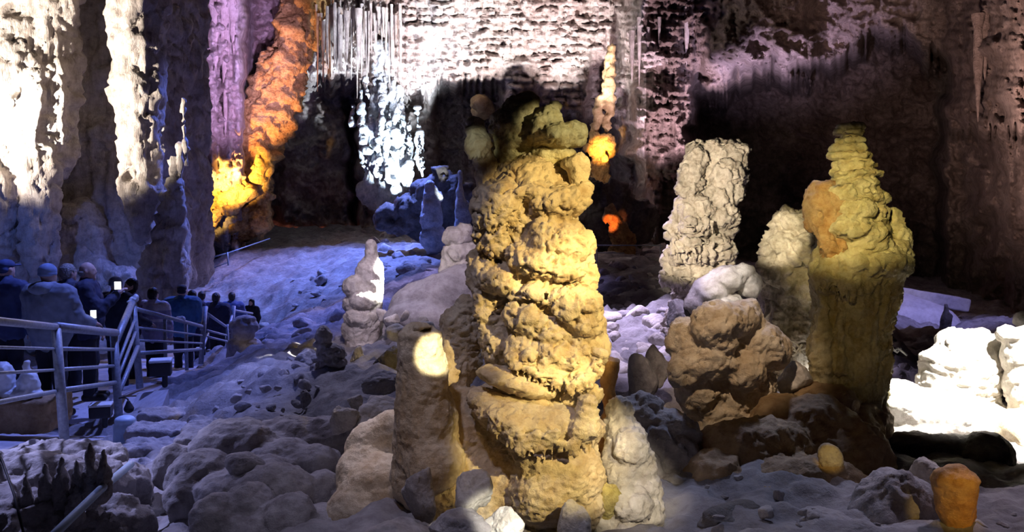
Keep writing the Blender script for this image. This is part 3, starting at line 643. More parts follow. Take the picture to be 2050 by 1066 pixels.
f = Field()                                        # spreading foot of sheets and slabs
f.C((1075, 760, 5.1), (1060, 1090, 5.0), 100, 150, 20)
f.E(1035, 765, 4.75, 84, 22, 60, 8, 16); f.E(1010, 752, 4.72, 50, 14, 40, 6, 14)
f.E(1060, 840, 4.72, 118, 44, 84, 10, 12); f.E(1130, 850, 4.66, 74, 40, 60, 10, 4); f.E(985, 810, 4.75, 54, 26, 50, 8, 22); f.E(1165, 862, 4.70, 44, 30, 40, 8)
f.E(1040, 880, 4.66, 50, 26, 40, 8, 22)
f.fringe([(975, 845, 4.58), (1015, 878, 4.49), (1050, 902, 4.45), (1095, 894, 4.43), (1150, 902, 4.44), (1196, 872, 4.52)], 30, 13, 7, 5, jit=.8, seed=8); f.fringe([(1000, 856, 4.52), (1060, 884, 4.44), (1120, 880, 4.41)], 14, 10, 6, 5, jit=.8, seed=18)
f.E(1120, 945, 4.70, 92, 66, 78, 12, 10); f.E(1085, 915, 4.68, 60, 34, 60, 12, 15); f.E(1160, 915, 4.68, 40, 34, 50, 10); f.E(1090, 990, 4.62, 70, 66, 60, 12); f.E(1060, 960, 4.70, 40, 50, 40, 8); f.E(1150, 1010, 4.7, 60, 60, 56, 10)
f.E(950, 900, 5.0, 110, 130, 70, 20, 10); f.E(900, 960, 4.95, 110, 130, 70, 20); f.E(980, 1000, 4.85, 130, 90, 80, 20); f.E(880, 800, 5.15, 60, 90, 50, 16)
f.E(905, 720, 5.25, 60, 60, 46, 20); f.E(930, 660, 5.25, 44, 50, 40, 18); f.E(912, 645, 5.2, 30, 26, 26, 14); f.E(932, 622, 5.2, 22, 34, 24, 12)
f.C((1172, 850, 4.50), (1176, 812, 4.52), 26, 22, 6); f.E(1176, 806, 4.52, 20, 8, 20, 3); f.E(1170, 862, 4.48, 32, 22, 26, 6)
f.E(1188, 790, 4.75, 20, 22, 20, 5)
foot = solid('foot', f, 0.0115, M['flow'], col, rel=dict(lump=0.010, ls=0.16, crag=0.010, cs=0.10, flute=0.008, fs=0.05, strata=0.016, ss=0.04, crack=0.010, ks=0.12, fine=0.005, fns=0.022))

# broken stump beside it
f = Field()
f.C((842, 690, 4.72), (848, 960, 4.85), 42, 66, 12); f.E(842, 672, 4.72, 42, 12, 40, 5); f.E(862, 760, 4.72, 36, 60, 40, 10); f.E(860, 850, 4.75, 56, 90, 56, 14)
f.E(870, 925, 4.7, 60, 60, 60, 14)
f.E(850, 664, 4.66, 24, 6, 26, 3, cut=True)
tag(solid('broken_stump', f, 0.010, M['flow'], rel=dict(lump=0.012, ls=0.2, crag=0.008, cs=0.09, flute=0.008, fs=0.06, fine=0.004, fns=0.022)),
    'smooth brown broken stalagmite stump with a brightly lit patch, left of the great column', 'stalagmite')

# orange stub and finger pillar at the column's side
f = Field(); f.C((1219, 735, 5.2), (1216, 790, 5.2), 21, 12, 5); f.E(1219, 724, 5.2, 22, 9, 22, 4)
f.C((1219, 790, 5.2), (1219, 800, 5.2), 14, 15, 4)
f.C((1222, 800, 5.2), (1221, 830, 5.15), 14, 13, 3); f.C((1222, 840, 5.12), (1214, 900, 5.1), 19, 18, 4); f.C((1212, 900, 5.1), (1205, 985, 5.05), 17, 14, 5); f.C((1205, 985, 5.05), (1210, 1070, 5.0), 16, 26, 6)
tag(solid('finger_stalagmite', f, 0.008, M['rust'], rel=dict(lump=0.006, ls=0.08, fine=0.003, fns=0.02)), 'thin orange finger-shaped stalagmite with a flat top against the great column', 'stalagmite')

# ------------------------------------------------------------------ the tiered spire on the right
sp = empty('tiered_stalagmite', P(1690, 900, 7.0), 'tall yellow-green stalagmite with a stepped pointed tip, on the right', 'stalagmite')
f = Field()
f.C((1703, 268, 7.0), (1708, 330, 7.0), 20, 34, 6); f.C((1708, 330, 7.0), (1714, 480, 7.0), 36, 62, 8)
for (x, y, r, hgt) in ((1702, 256, 26, 8), (1702, 266, 29, 8), (1704, 282, 31, 8), (1706, 297, 34, 9), (1706, 313, 40, 9), (1708, 330, 42, 10), (1709, 348, 48, 11), (1712, 370, 52, 14), (1714, 396, 58, 16), (1714, 425, 60, 20), (1716, 458, 62, 22), (1720, 490, 70, 24)):
    f.E(x + (hgt * 37 + y * 13) % 9 - 4, y, 7.0 - (y * 7 % 5) * .01, r * (0.93 + (y * 11 % 7) * .02), hgt, r, 2.5 + max(0, (y - 320) * .05))
f.E(1690, 390, 6.84, 36, 26, 30, 6); f.E(1716, 418, 6.76, 36, 22, 26, 5); f.E(1700, 455, 6.78, 44, 28, 36, 6); f.E(1740, 470, 6.80, 36, 30, 34, 6)
f.E(1795, 490, 7.0, 26, 56, 30, 8); f.E(1785, 450, 7.02, 20, 34, 24, 6); f.E(1790, 510, 6.92, 30, 34, 34, 7)
solid('spire', f, 0.014, M['olive'], sp, rel=dict(lump=0.016, ls=0.2, crag=0.020, cs=0.14, strata=0.012, ss=0.07, crack=0.02, ks=0.25, fine=0.008, fns=0.03))
f = Field()
f.E(1655, 415, 6.92, 42, 52, 44, 8); f.E(1640, 400, 6.95, 24, 36, 30, 6); f.E(1625, 440, 7.0, 18, 24, 20, 6); f.C((1660, 440, 6.86), (1664, 520, 6.86), 30, 20, 8); f.C((1680, 470, 6.82), (1690, 545, 6.80), 18, 14, 6)
f.fringe([(1640, 470, 6.8), (1665, 500, 6.74), (1690, 520, 6.74)], 9, 26, 6, 3, seed=12)
solid('side_lobe', f, 0.013, M['ochre'], sp, rel=dict(lump=0.018, ls=0.15, crag=.014, cs=.12, flute=0.014, fs=0.06, crack=.018, ks=.2, fine=0.005, fns=0.03))['label'] = 'rust-orange lobe on the flank'
f = Field()
f.E(1725, 525, 6.95, 96, 32, 88, 9); f.E(1760, 535, 6.85, 58, 26, 50, 7); f.E(1700, 540, 6.80, 40, 26, 36, 6); f.E(1785, 520, 6.9, 34, 22, 34, 6, -12)
f.E(1660, 560, 6.9, 36, 40, 40, 8); f.E(1645, 545, 6.9, 26, 36, 34, 7)
f.C((1715, 540, 7.05), (1700, 700, 7.05), 84, 70, 14); f.C((1700, 690, 7.05), (1695, 830, 7.05), 72, 76, 14)
for i, x in enumerate(range(1632, 1796, 11)): f.C((x, 545 + (i % 3) * 6, 6.72 + abs(x - 1712) * .0022), (x - 2 - (x - 1712) * .12, 600 + (i * 53 % 90), 6.76 + abs(x - 1712) * .0022), 10, 4, 5)
f.fringe([(1632, 560, 6.80), (1690, 575, 6.66), (1740, 570, 6.68), (1796, 552, 6.84)], 22, 24, 6, 3, seed=13)
f.C((1775, 600, 6.9), (1745, 690, 6.95), 9, 10, 6); f.C((1650, 600, 6.86), (1648, 760, 6.86), 12, 22, 8); f.C((1690, 620, 6.8), (1685, 740, 6.78), 14, 16, 10); f.C((1730, 640, 6.8), (1722, 800, 6.80), 12, 24, 10)
solid('trunk', f, 0.014, M['olive'], sp, rel=dict(lump=0.02, ls=0.25, crag=0.022, cs=0.15, flute=0.034, fs=0.09, crack=0.02, ks=.3, fine=0.008, fns=0.03))
f = Field()
f.E(1690, 850, 6.9, 90, 60, 80, 16); f.E(1620, 900, 6.3, 120, 110, 90, 20); f.E(1530, 920, 6.0, 100, 90, 80, 20); f.E(1700, 930, 6.1, 80, 90, 80, 18); f.E(1600, 985, 5.6, 150, 70, 90, 20); f.E(1470, 920, 5.9, 80, 80, 70, 16)
f.E(1650, 810, 6.7, 60, 40, 60, 12); f.E(1560, 850, 6.4, 60, 60, 60, 14); f.E(1430, 960, 5.6, 70, 60, 60, 14); f.E(1540, 1020, 5.3, 90, 50, 70, 14)
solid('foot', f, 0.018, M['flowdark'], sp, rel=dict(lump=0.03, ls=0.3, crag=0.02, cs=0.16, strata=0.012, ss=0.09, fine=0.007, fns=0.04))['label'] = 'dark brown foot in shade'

# pale craggy rock leaning behind the spire
f = Field()
f.E(1585, 450, 8.6, 40, 34, 40, 8); f.E(1570, 490, 8.6, 50, 34, 46, 8, -15); f.E(1600, 500, 8.5, 44, 44, 46, 8); f.E(1560, 540, 8.6, 44, 40, 46, 8); f.E(1610, 560, 8.6, 60, 60, 50, 10)
f.E(1560, 590, 8.7, 40, 40, 40, 8); f.E(1600, 660, 8.7, 80, 90, 60, 14); f.E(1590, 760, 8.7, 90, 90, 60, 14); f.E(1535, 560, 8.6, 20, 26, 24, 6); f.E(1560, 850, 8.5, 110, 80, 80, 14)
tag(solid('leaning_rock', f, 0.017, M['stone'], rel=dict(lump=0.02, ls=0.25, crag=0.05, cs=0.26, strata=0.016, ss=0.12, crack=0.06, ks=0.4, fine=0.007, fns=0.035)),
    'cream craggy rock leaning behind the tiered stalagmite', 'rock')

# broad broken stump in the middle distance
f = Field(); Y = 11.5
f.C((1432, 325, Y + .1), (1408, 470, Y + .1), 44, 44, 10); f.C((1408, 470, Y + .1), (1392, 560, Y + .1), 46, 46, 10)
for (x, y, d, rx, ry, t) in ((1393, 318, -.15, 22, 30, 0), (1385, 350, -.22, 24, 34, 0), (1376, 378, -.25, 24, 18, 0), (1440, 312, 0, 36, 24, 0), (1472, 322, -.1, 22, 32, 0), (1478, 348, -.05, 20, 26, 0), (1455, 350, -.2, 32, 30, 0), (1462, 385, -.15, 26, 26, 0), (1440, 392, -.22, 30, 30, 0),
                          (1395, 425, -.28, 34, 34, 0), (1392, 452, -.25, 38, 26, 0), (1445, 432, -.2, 34, 26, 0), (1452, 455, -.1, 24, 22, 0), (1352, 462, -.05, 18, 26, 0), (1358, 430, 0, 14, 44, 8), (1385, 508, -.22, 50, 32, 0), (1436, 500, -.2, 36, 30, 0), (1450, 520, -.1, 22, 26, 0), (1350, 530, -.1, 26, 36, 0), (1385, 550, -.2, 50, 24, 0), (1420, 545, -.15, 34, 26, 0)):
    f.E(x, y, Y + d, rx, ry, min(rx, 34), 5, t)
f.C((1414, 312, Y - .36), (1416, 372, Y - .40), 10, 12, 5, True); f.C((1440, 474, Y - .46), (1485, 464, Y - .35), 7, 7, 4, True); f.C((1345, 478, Y - .4), (1420, 480, Y - .52), 6, 6, 4, True)
f.fringe([(1325, 562, Y - .25), (1370, 572, Y - .48), (1420, 568, Y - .44), (1450, 540, Y - .3)], 17, 12, 6, 3, seed=14)
f.fringe([(1345, 492, Y - .42), (1385, 492, Y - .56), (1430, 500, Y - .5)], 13, 26, 5, 3, seed=15)
f.fringe([(1378, 445, Y - .56), (1430, 452, Y - .5)], 8, 18, 4, 3, seed=16)
f.C((1392, 570, Y + .05), (1385, 660, Y + .1), 40, 60, 10)
for x, y in ((1385, 292), (1400, 288), (1425, 288), (1455, 292), (1475, 292), (1488, 300)): f.E(x, y, Y - .1 + (x % 3) * .1, 12, 9, 14, 4)
tag(solid('blunt_stalagmite', f, 0.02, M['stone'], rel=dict(lump=0.012, ls=0.3, crag=0.035, cs=0.22, flute=0.03, fs=0.09, strata=0.016, ss=0.12, crack=0.06, ks=0.4, fine=0.010, fns=0.04)),
    'blunt pale stalagmite with a flat broken top standing before the black gallery', 'stalagmite')

# slim stalagmite with the white rim, in the mid distance on the left
f = Field(); Y = 12.0
f.C((743, 490, Y), (742, 560, Y), 10, 20, 6); f.C((740, 545, Y), (728, 640, Y), 28, 34, 8); f.C((728, 640, Y), (718, 760, Y), 32, 34, 10)
f.E(712, 575, Y - .08, 26, 24, 26, 5); f.E(728, 602, Y - .15, 28, 22, 26, 5); f.E(708, 610, Y - .08, 22, 18, 22, 5); f.E(722, 635, Y - .1, 34, 22, 32, 5); f.E(745, 530, Y, 16, 14, 16, 4)
f.E(705, 660, Y - .05, 20, 24, 22, 6); f.E(735, 580, Y + .02, 26, 40, 26, 6)
tag(solid('slim_stalagmite', f, 0.016, M['pale'], rel=dict(lump=0.014, ls=0.2, crag=0.014, cs=0.14, fine=0.006, fns=0.03)),
    'slim stalagmite with a blazing white edge on the blue slope', 'stalagmite')
# small knobbed stalagmite in front of it
f = Field(); Y = 9.2
f.E(648, 672, Y, 16, 18, 18, 4); f.E(645, 690, Y, 18, 8, 18, 4); f.E(662, 708, Y, 28, 20, 28, 4); f.E(668, 726, Y - .04, 26, 14, 26, 3); f.E(660, 744, Y, 32, 14, 30, 4); f.C((656, 750, Y), (655, 840, Y), 30, 44, 8)
tag(solid('knobbed_stalagmite', f, 0.012, M['grey'], rel=dict(lump=0.01, ls=0.12, crag=0.012, cs=0.09, fine=0.005, fns=0.025)),
    'small dark stalagmite with a pale round knob on top', 'stalagmite')
print('heroes', time.time() - T0)

# ------------------------------------------------------------------ boulders, stones and rubble
def ico(sub):
    import bmesh
    bm = bmesh.new(); bmesh.ops.create_icosphere(bm, subdivisions=sub, radius=1.0)
    V = np.array([v.co[:] for v in bm.verts]); F = np.array([[v.index for v in f.verts] for f in bm.faces]); bm.free()
    return V, F
ICO = {k: ico(k) for k in (3, 4, 5)}
def rock_shape(seed, sub=4, facets=9, sharp=9, rough=0.10, fine=0.03):
    V, F = ICO[sub]; g = np.random.default_rng(seed)
    n = g.normal(size=(facets, 3)); n /= np.linalg.norm(n, axis=1)[:, None]; d = g.uniform(0.72, 1.0, facets)
    s = (np.maximum(V @ n.T, 0) / d)**sharp
    r = np.clip((s.sum(1) + 0.55**sharp)**(-1.0 / sharp), 0.5, 1.35)
    r = r * (1 + rough * fbm(V * 1.6 + seed, 3) + fine * (ridged(V * 4.5 + seed, 3) - .7))
    W = V * r[:, None]; W /= np.abs(W).max(0)
    return W, F
def rock(name, label, px0, py0, px1, py1, mat, Y=None, depth=None, seed=1, sub=4, facets=9, sharp=9, rough=0.10, fine=0.04, tilt=0.0, cat='rock', group=None, sink=0.12):
    """a stone that fills the picture box px0..px1, py0..py1 and rests on the floor there (or at distance Y)"""
    cx = (px0 + px1) / 2
    if Y is None: Y = hit(cx, py1 - 0.12 * (py1 - py0))
    q = S(Y); W, F = rock_shape(seed, sub, facets, sharp, rough, fine)
    rx, rz = (px1 - px0) / 2 * q, (py1 - py0) / 2 * q; ry = rx if depth is None else depth
    if tilt: c, s_ = math.cos(math.radians(tilt)), math.sin(math.radians(tilt)); W = np.stack([W[:, 0] * c + W[:, 2] * s_, W[:, 1], -W[:, 0] * s_ + W[:, 2] * c], 1)
    W = W * np.array([rx, ry, rz * (1 + sink)])
    c = P(cx, (py0 + py1) / 2 + sink * (py1 - py0) / 2, Y + ry * 0.3)
    base = np.array([c[0], c[1], c[2] + W[:, 2].min()])
    o = put(name, mesh_from(name, W + (c - base), F, True, [M[mat] if isinstance(mat, str) else mat]), base)
    return tag(o, label, cat, group)

# stones at the viewer's feet
rock('boulder', 'rounded mauve boulder with a slanting crack at the foot of the brown stump', 806, 934, 884, 1040, 'grey', 4.25, seed=3, sub=5, sink=.22, tilt=-20)
rock('boulder', 'pale angular boulder with a yellow-lit corner in front of the great column', 898, 928, 988, 1012, 'pale', 4.15, seed=14, sub=5, sink=.22, tilt=-15, facets=7, sharp=14)
rock('boulder', 'slate-blue rounded boulder at the bottom edge below the pale angular one', 850, 1004, 988, 1090, 'grey', 3.95, seed=8, sub=5, sink=.22)
rock('boulder', 'dazzling white boulder at the bottom edge in front of the great column', 958, 1012, 1056, 1090, 'pale', 3.95, seed=21, sub=5, sink=.22, tilt=10)
rock('boulder', 'pinkish white lump at the bottom edge right of the column foot', 1112, 1002, 1192, 1085, 'pale', 4.3, seed=25, sub=5, sink=.22, facets=14, sharp=6)
rock('boulder', 'grey sloping boulder at the bottom edge left of the mauve one', 690, 1030, 872, 1110, 'grey', 4.0, seed=31, sub=5, sink=.22)
rock('yellow_knob', 'glossy yellow knob of flowstone beside the column foot', 1188, 962, 1246, 1052, rock_mat('yellow_calcite', (.50, .42, .12), (.64, .57, .26), (.55, .45, .3), 4, .6, .4, bscale=3), 4.68, seed=40, sub=5, facets=12, sharp=4, rough=.16, fine=.08)

# knobbly cream mound right of the column
f = Field(); Y = 4.95
for (x, y, r, ry_) in ((1240, 860, 34, 40), (1262, 900, 38, 44), (1250, 950, 40, 50), (1286, 935, 28, 40), (1290, 985, 34, 44), (1262, 1010, 44, 40), (1230, 920, 26, 50), (1300, 1025, 30, 40), (1255, 1060, 60, 40), (1240, 820, 26, 26), (1220, 1060, 40, 40), (1268, 870, 26, 20)):
    f.E(x, y, Y - (y - 850) * .001 - (x * 7 % 5) * .02, r, ry_, r, 3.5)
tag(solid('knobbly_mound', f, 0.012, M['pale'], rel=dict(lump=0.022, ls=0.10, crag=0.012, cs=0.1, crack=.012, ks=.16, fine=0.004, fns=0.03)), 'knobbly cream flowstone mound right of the great column', 'rock')
f = Field(); Y = 5.9
for (x, y, r, ry_) in ((1262, 815, 26, 18), (1295, 812, 30, 20), (1280, 840, 44, 30), (1330, 850, 50, 30), (1370, 870, 34, 30), (1310, 890, 50, 50), (1360, 930, 44, 60), (1330, 905, 26, 34), (1355, 858, 20, 16), (1300, 960, 40, 60), (1350, 1000, 50, 60), (1310, 1040, 60, 60), (1285, 800, 18, 12)):
    f.E(x, y, Y - (y - 850) * .002, r, ry_, r, 5)
tag(solid('blue_grey_mound', f, 0.015, M['grey'], rel=dict(lump=0.02, ls=0.15, crag=0.016, cs=0.12, fine=0.005, fns=0.04)), 'craggy blue-grey mound between the cream mound and the brown toad-shaped rock', 'rock')

# brown stack that looks like a sitting toad
f = Field(); Y = 6.6
for (x, y, rx, ry_, d, t) in ((1445, 640, 58, 36, -.12, 10), (1490, 632, 30, 26, -.1, 0), (1425, 655, 40, 38, -.2, 15), (1500, 640, 24, 40, 0, 0),
                              (1395, 690, 56, 50, 0, 20), (1360, 680, 26, 40, 0, 10), (1420, 720, 64, 46, -.1, 0), (1520, 690, 56, 46, 0, 20), (1545, 705, 34, 36, .05, 0), (1490, 745, 40, 36, -.12, 0), (1365, 745, 30, 30, -.1, 0), (1450, 690, 24, 16, -.22, 0),
                              (1450, 800, 80, 70, .1, 0), (1430, 880, 70, 80, .1, 0), (1500, 780, 50, 60, .1, 0), (1400, 780, 50, 50, .05, 0), (1480, 860, 60, 80, .15, 0), (1440, 980, 110, 80, .1, 0)):
    f.E(x, y, Y + d, rx, ry_, min(rx, 50), 15, t)
tag(solid('toad_rock', f, 0.014, M['flow'], rel=dict(lump=0.02, ls=0.2, crag=0.018, cs=0.16, flute=.008, fs=.06, crack=.016, ks=.3, fine=0.006, fns=0.035)), 'lumpy brown rock stack like a sitting toad between the column and the tiered stalagmite', 'rock')
f = Field()
for (x, y, rx, ry_) in ((1455, 560, 40, 28), (1420, 585, 40, 30), (1480, 548, 30, 18), (1400, 605, 30, 24), (1440, 620, 50, 30), (1500, 570, 24, 30)): f.E(x, y, 8.3, rx, ry_, rx, 5, -20)
f.E(1440, 680, 8.4, 60, 60, 50, 8); f.E(1440, 760, 8.4, 70, 60, 50, 8)
tag(solid('cream_rock', f, 0.016, M['pale'], rel=dict(lump=0.02, ls=0.2, crag=0.016, cs=0.14, fine=0.006, fns=0.03)), 'cream rounded rock leaning below the blunt stalagmite', 'rock')
rock('rock', 'dark flat-topped rock on the rubble left of the cream rounded rock', 1322, 598, 1398, 662, 'grey', 8.4, seed=50, sub=5, facets=8)
rock('rock', 'bluish white rock wedged between the toad-shaped rock and the tiered stalagmite', 1552, 722, 1622, 792, 'pale', 6.75, seed=51, sub=5, tilt=25)
rock('rock', 'rounded grey rock low between the cream mound and the rubble', 1240, 700, 1320, 790, 'grey', 7.2, seed=52, sub=5, facets=12)
rock('rock', 'rounded mauve rock left of the toad-shaped rock', 1290, 690, 1345, 770, 'grey', 7.6, seed=53, sub=5, facets=12)

# far right: glaring boulders, the log-shaped stone and the cut cone
f = Field(); Y = 7.9
for (x, y, rx, ry_, t) in ((1965, 680, 30, 26, 0), (1930, 700, 60, 36, 25), (1890, 730, 50, 34, 20), (1945, 740, 70, 50, 10), (1870, 760, 34, 36, 0), (1920, 780, 80, 50, 0), (1980, 720, 24, 50, 0), (1930, 840, 90, 60, 0)): f.E(x, y, Y, rx, ry_, min(rx, 46), 16, t)
tag(solid('white_boulder', f, .015, M['pale'], rel=dict(lump=.03, ls=.35, crag=.02, cs=.25, strata=.025, ss=.10, crack=.02, ks=.5, fine=.004, fns=.04)), 'white glaring boulder with a ridged top, right of the tiered stalagmite', 'rock')
f = Field(); Y = 7.5
for (x, y, rx, ry_, t) in ((1795, 800, 50, 42, 0), (1770, 815, 30, 30, 0), (1840, 825, 60, 50, 0), (1900, 835, 70, 50, 5), (1960, 850, 70, 50, 10), (1850, 860, 90, 40, 0), (1800, 790, 34, 28, 0)): f.E(x, y, Y, rx, ry_, min(rx, 46), 9, t)
tag(solid('white_boulder', f, .015, M['pale'], rel=dict(lump=.03, ls=.35, crag=.012, cs=.25, crack=.012, ks=.5, fine=.004, fns=.04)), 'broad blown-out white boulder low on the right', 'rock')
f = Field(); Y = 7.6
for (x, y, rx, ry_, t) in ((2020, 672, 26, 18, 20), (2045, 700, 34, 46, 30), (2065, 760, 50, 70, 20), (2090, 830, 70, 80, 0), (2100, 700, 50, 50, 0)): f.E(x, y, Y, rx, ry_, min(rx, 44), 8, t)
tag(solid('white_boulder', f, .015, M['pale'], rel=dict(lump=.03, ls=.35, crag=.015, cs=.25, crack=.015, ks=.5, fine=.004, fns=.04)), 'white boulder cut by the right edge of the picture', 'rock')
rock('rock', 'small green-tinged rock high at the right edge', 2022, 622, 2075, 662, 'pale', 8.4, seed=64)
rock('rock', 'warm brown slope rock under the glaring boulders at the right edge', 1930, 800, 2130, 960, 'flow', 7.3, .5, seed=65, sub=5)
f = Field(); Y = 6.7
f.C((1800, 890, 6.8), (1985, 918, 6.6), 24, 40, 8); f.E(1975, 915, 6.55, 52, 50, 46, 8); f.E(1830, 880, 6.8, 40, 14, 24, 6); f.E(1900, 890, 6.7, 50, 20, 30, 6); f.C((1970, 930, 6.6), (1975, 985, 6.6), 40, 30, 8)
tag(solid('log_stone', f, 0.014, M['dark'], rel=dict(lump=0.012, ls=0.2, crag=0.01, cs=0.12, flute=0.0, fine=0.005, fns=0.03)), 'dark log-shaped broken column lying below the glaring boulders', 'rock')
f = Field(); Y = 4.4
f.C((1913, 972, Y), (1918, 1110, Y), 42, 22, 5); f.E(1912, 962, Y, 44, 22, 42, 5); f.E(1900, 952, Y, 28, 12, 30, 4)
tag(solid('orange_stump', f, 0.010, M['rust'], rel=dict(lump=0.01, ls=0.12, crag=0.006, cs=0.09, fine=0.003, fns=0.025)), 'tapering orange stump with a grey flat top in the bottom right corner', 'stalagmite')
f = Field()
f.E(1663, 918, 5.50, 24, 33, 14, 3, -30); f.E(1658, 914, 5.38, 9, 20, 8, 4, -30, True); f.E(1668, 924, 5.38, 4, 22, 6, 3, -30, True)
tag(solid('oval_disc', f, 0.006, M['flow'], rel=dict(lump=0.004, ls=0.05, crag=0.004, cs=0.04)), 'oval ribbed slice of broken stalactite on the dark mound', 'stone')
rock('rock', 'small dark rounded rock at the tiered stalagmite foot beside the white glare', 1728, 812, 1784, 880, 'dark', 6.9, seed=66, sub=5, facets=12)
for i, (lb, a0, b0, a1, b1, mt) in enumerate((
    ('grey hump of ground rock left of the orange stump', 1690, 900, 1900, 1085, 'grey'), ('small pinkish rock touching the orange stump', 1820, 905, 1890, 990, 'pale'), ('low grey rock at the bottom edge under the dark mound', 1560, 1010, 1740, 1090, 'grey'),
    ('dark flat rock at the bottom edge right of the blue-grey mound', 1380, 1000, 1560, 1085, 'dark'), ('dark low rock in the bottom right corner behind the orange stump', 1955, 985, 2080, 1085, 'dark'))):
    rock('ground_rock', lb, a0, b0, a1, b1, mt, (4.75, 5.1, 4.6, 4.7, 5.6)[i], seed=70 + i, sub=5, facets=13, sharp=6, rough=.14)

# bulbous boulders on the left, in front of the stairs
f = Field()
for (x, y, rx, ry_, d) in ((475, 880, 80, 40, 6.0), (430, 905, 50, 40, 5.9), (400, 960, 66, 56, 5.5), (450, 985, 60, 40, 5.3), (520, 965, 60, 36, 5.4), (555, 985, 80, 50, 5.3), (500, 1020, 50, 50, 5.0), (580, 1040, 56, 50, 4.9), (640, 990, 46, 44, 5.4), (620, 925, 70, 30, 5.8), (560, 905, 60, 26, 5.9), (430, 1040, 50, 50, 4.9), (660, 1050, 60, 40, 5.0),
                           (640, 870, 80, 34, 6.3), (570, 862, 60, 24, 6.3), (370, 1010, 40, 60, 5.3), (520, 1080, 160, 60, 4.9), (350, 940, 40, 50, 5.8), (545, 930, 40, 16, 5.6), (480, 945, 60, 24, 5.55)):
    f.E(x, y, d, rx, ry_, min(rx, 60), 9)
tag(solid('lumpy_mound', f, .016, M['grey'], rel=dict(lump=.035, ls=.3, crag=.014, cs=.2, fine=.006, fns=.05)), 'dark lumpy flowstone mound in the left foreground below the railing', 'rock')
rock('egg_boulder', 'egg-shaped boulder with a black underside on the dark lumpy mound', 452, 898, 534, 950, 'grey', 5.35, seed=91, sub=5, facets=20, sharp=3, rough=.08, fine=.02)
f = Field(); Y = 5.3
f.E(760, 905, Y, 70, 70, 40, 8, -32); f.E(790, 860, Y, 50, 40, 40, 8, -20); f.E(735, 950, Y - .1, 60, 60, 50, 10, -20); f.E(780, 990, Y - .2, 100, 80, 70, 14); f.E(720, 1030, Y - .3, 70, 60, 60, 12)
tag(solid('sloping_slab', f, 0.014, M['flow'], rel=dict(lump=0.014, ls=0.25, crag=0.010, cs=0.15, fine=0.004, fns=0.03)), 'pale sloping slab with a brown foot left of the broken stump', 'rock')
for i, (a0, b0, a1, b1, mt, lb) in enumerate(((648, 806, 724, 868, 'pale', 'pale craggy rock above the sloping slab'), (690, 786, 728, 822, 'pale', 'small knob rock perched behind the pale craggy rock'), (706, 792, 832, 872, 'pale', 'pale angular block touching the broken stump'),
    (690, 690, 742, 775, 'grey', 'rounded lavender rock behind the knobbed stalagmite'), (595, 780, 625, 822, 'grey', 'small pointed rock left of the pale craggy rock'), (710, 740, 812, 800, 'grey', 'low shadowed rock behind the broken stump'), (745, 690, 812, 760, 'dark', 'dark rock in shade behind the broken stump'),
    (600, 745, 700, 830, 'dark', 'dark rock at the foot of the knobbed stalagmite'), (560, 700, 640, 780, 'grey', 'mossy brown rock left of the knobbed stalagmite'))):
    rock('rock', lb, a0, b0, a1, b1, mt, (5.9, 6.3, 6.0, 9.9, 7.8, 7.4, 9.0, 8.9, 10.0)[i], seed=110 + i, sub=5, facets=9 + i % 4, rough=.13, fine=.06)
f = Field(); Y = 15.0
f.E(488, 655, Y, 30, 18, 26, 4); f.E(486, 672, Y, 24, 10, 22, 4); f.E(490, 690, Y, 34, 12, 30, 4); f.C((484, 700, Y), (480, 730, Y), 28, 26, 6); f.E(492, 640, Y, 20, 8, 16, 4)
tag(solid('mushroom_rock', f, 0.025, M['grey'], rel=dict(lump=0.02, ls=0.3, crag=0.015, cs=0.2)), 'mushroom-shaped rock in two layers at the end of the railing', 'rock')

# mauve rock pile and sloping bank behind the great column
f = Field(); Y = 13.0
for (x, y, r, ry_) in ((915, 475, 30, 20), (925, 505, 32, 24), (935, 540, 34, 28), (905, 520, 18, 34), (945, 560, 24, 30), (930, 460, 16, 14), (895, 540, 14, 20)): f.E(x, y, Y, r, ry_, r, 4)
f.E(930, 600, Y + .2, 50, 60, 40, 8)
tag(solid('mauve_pile', f, 0.025, M['pale'], rel=dict(lump=0.03, ls=0.25, crag=0.03, cs=0.2, fine=0.01, fns=0.06)), 'mauve pile of rounded rock close behind the left side of the great column', 'rock')
f = Field()
f.E(880, 600, 11.5, 105, 52, 60, 10, -16); f.E(930, 580, 11.6, 60, 50, 50, 10); f.E(850, 640, 11.2, 80, 40, 50, 10)
tag(solid('bank', f, 0.03, M['ground'], rel=dict(lump=0.03, ls=0.5, crag=0.015, cs=0.3, fine=0.006, fns=0.06)), 'smooth grey-mauve bank sloping down beside the slim stalagmite', 'rock')
for i, (a0, b0, a1, b1) in enumerate(((752, 618, 776, 642), (768, 628, 806, 652), (800, 620, 820, 645), (836, 632, 858, 650), (880, 640, 945, 690), (815, 640, 880, 668), (770, 648, 830, 680))):
    rock('edge_stone', ('round white stone at the slim stalagmite foot', 'flat cream stone right of the slim stalagmite', 'upright white stone on the bank edge', 'small white chip on the bank edge', 'lit cream stone between stump and great column', 'mauve flat stone at the top of the broken stump', 'low mauve stone below the bank edge')[i], a0, b0, a1, b1, 'pale', (11.2, 10.8, 10.3, 10.2, 9.2, 9.5, 9.6)[i], seed=130 + i, facets=8, group='stones along the bank edge')

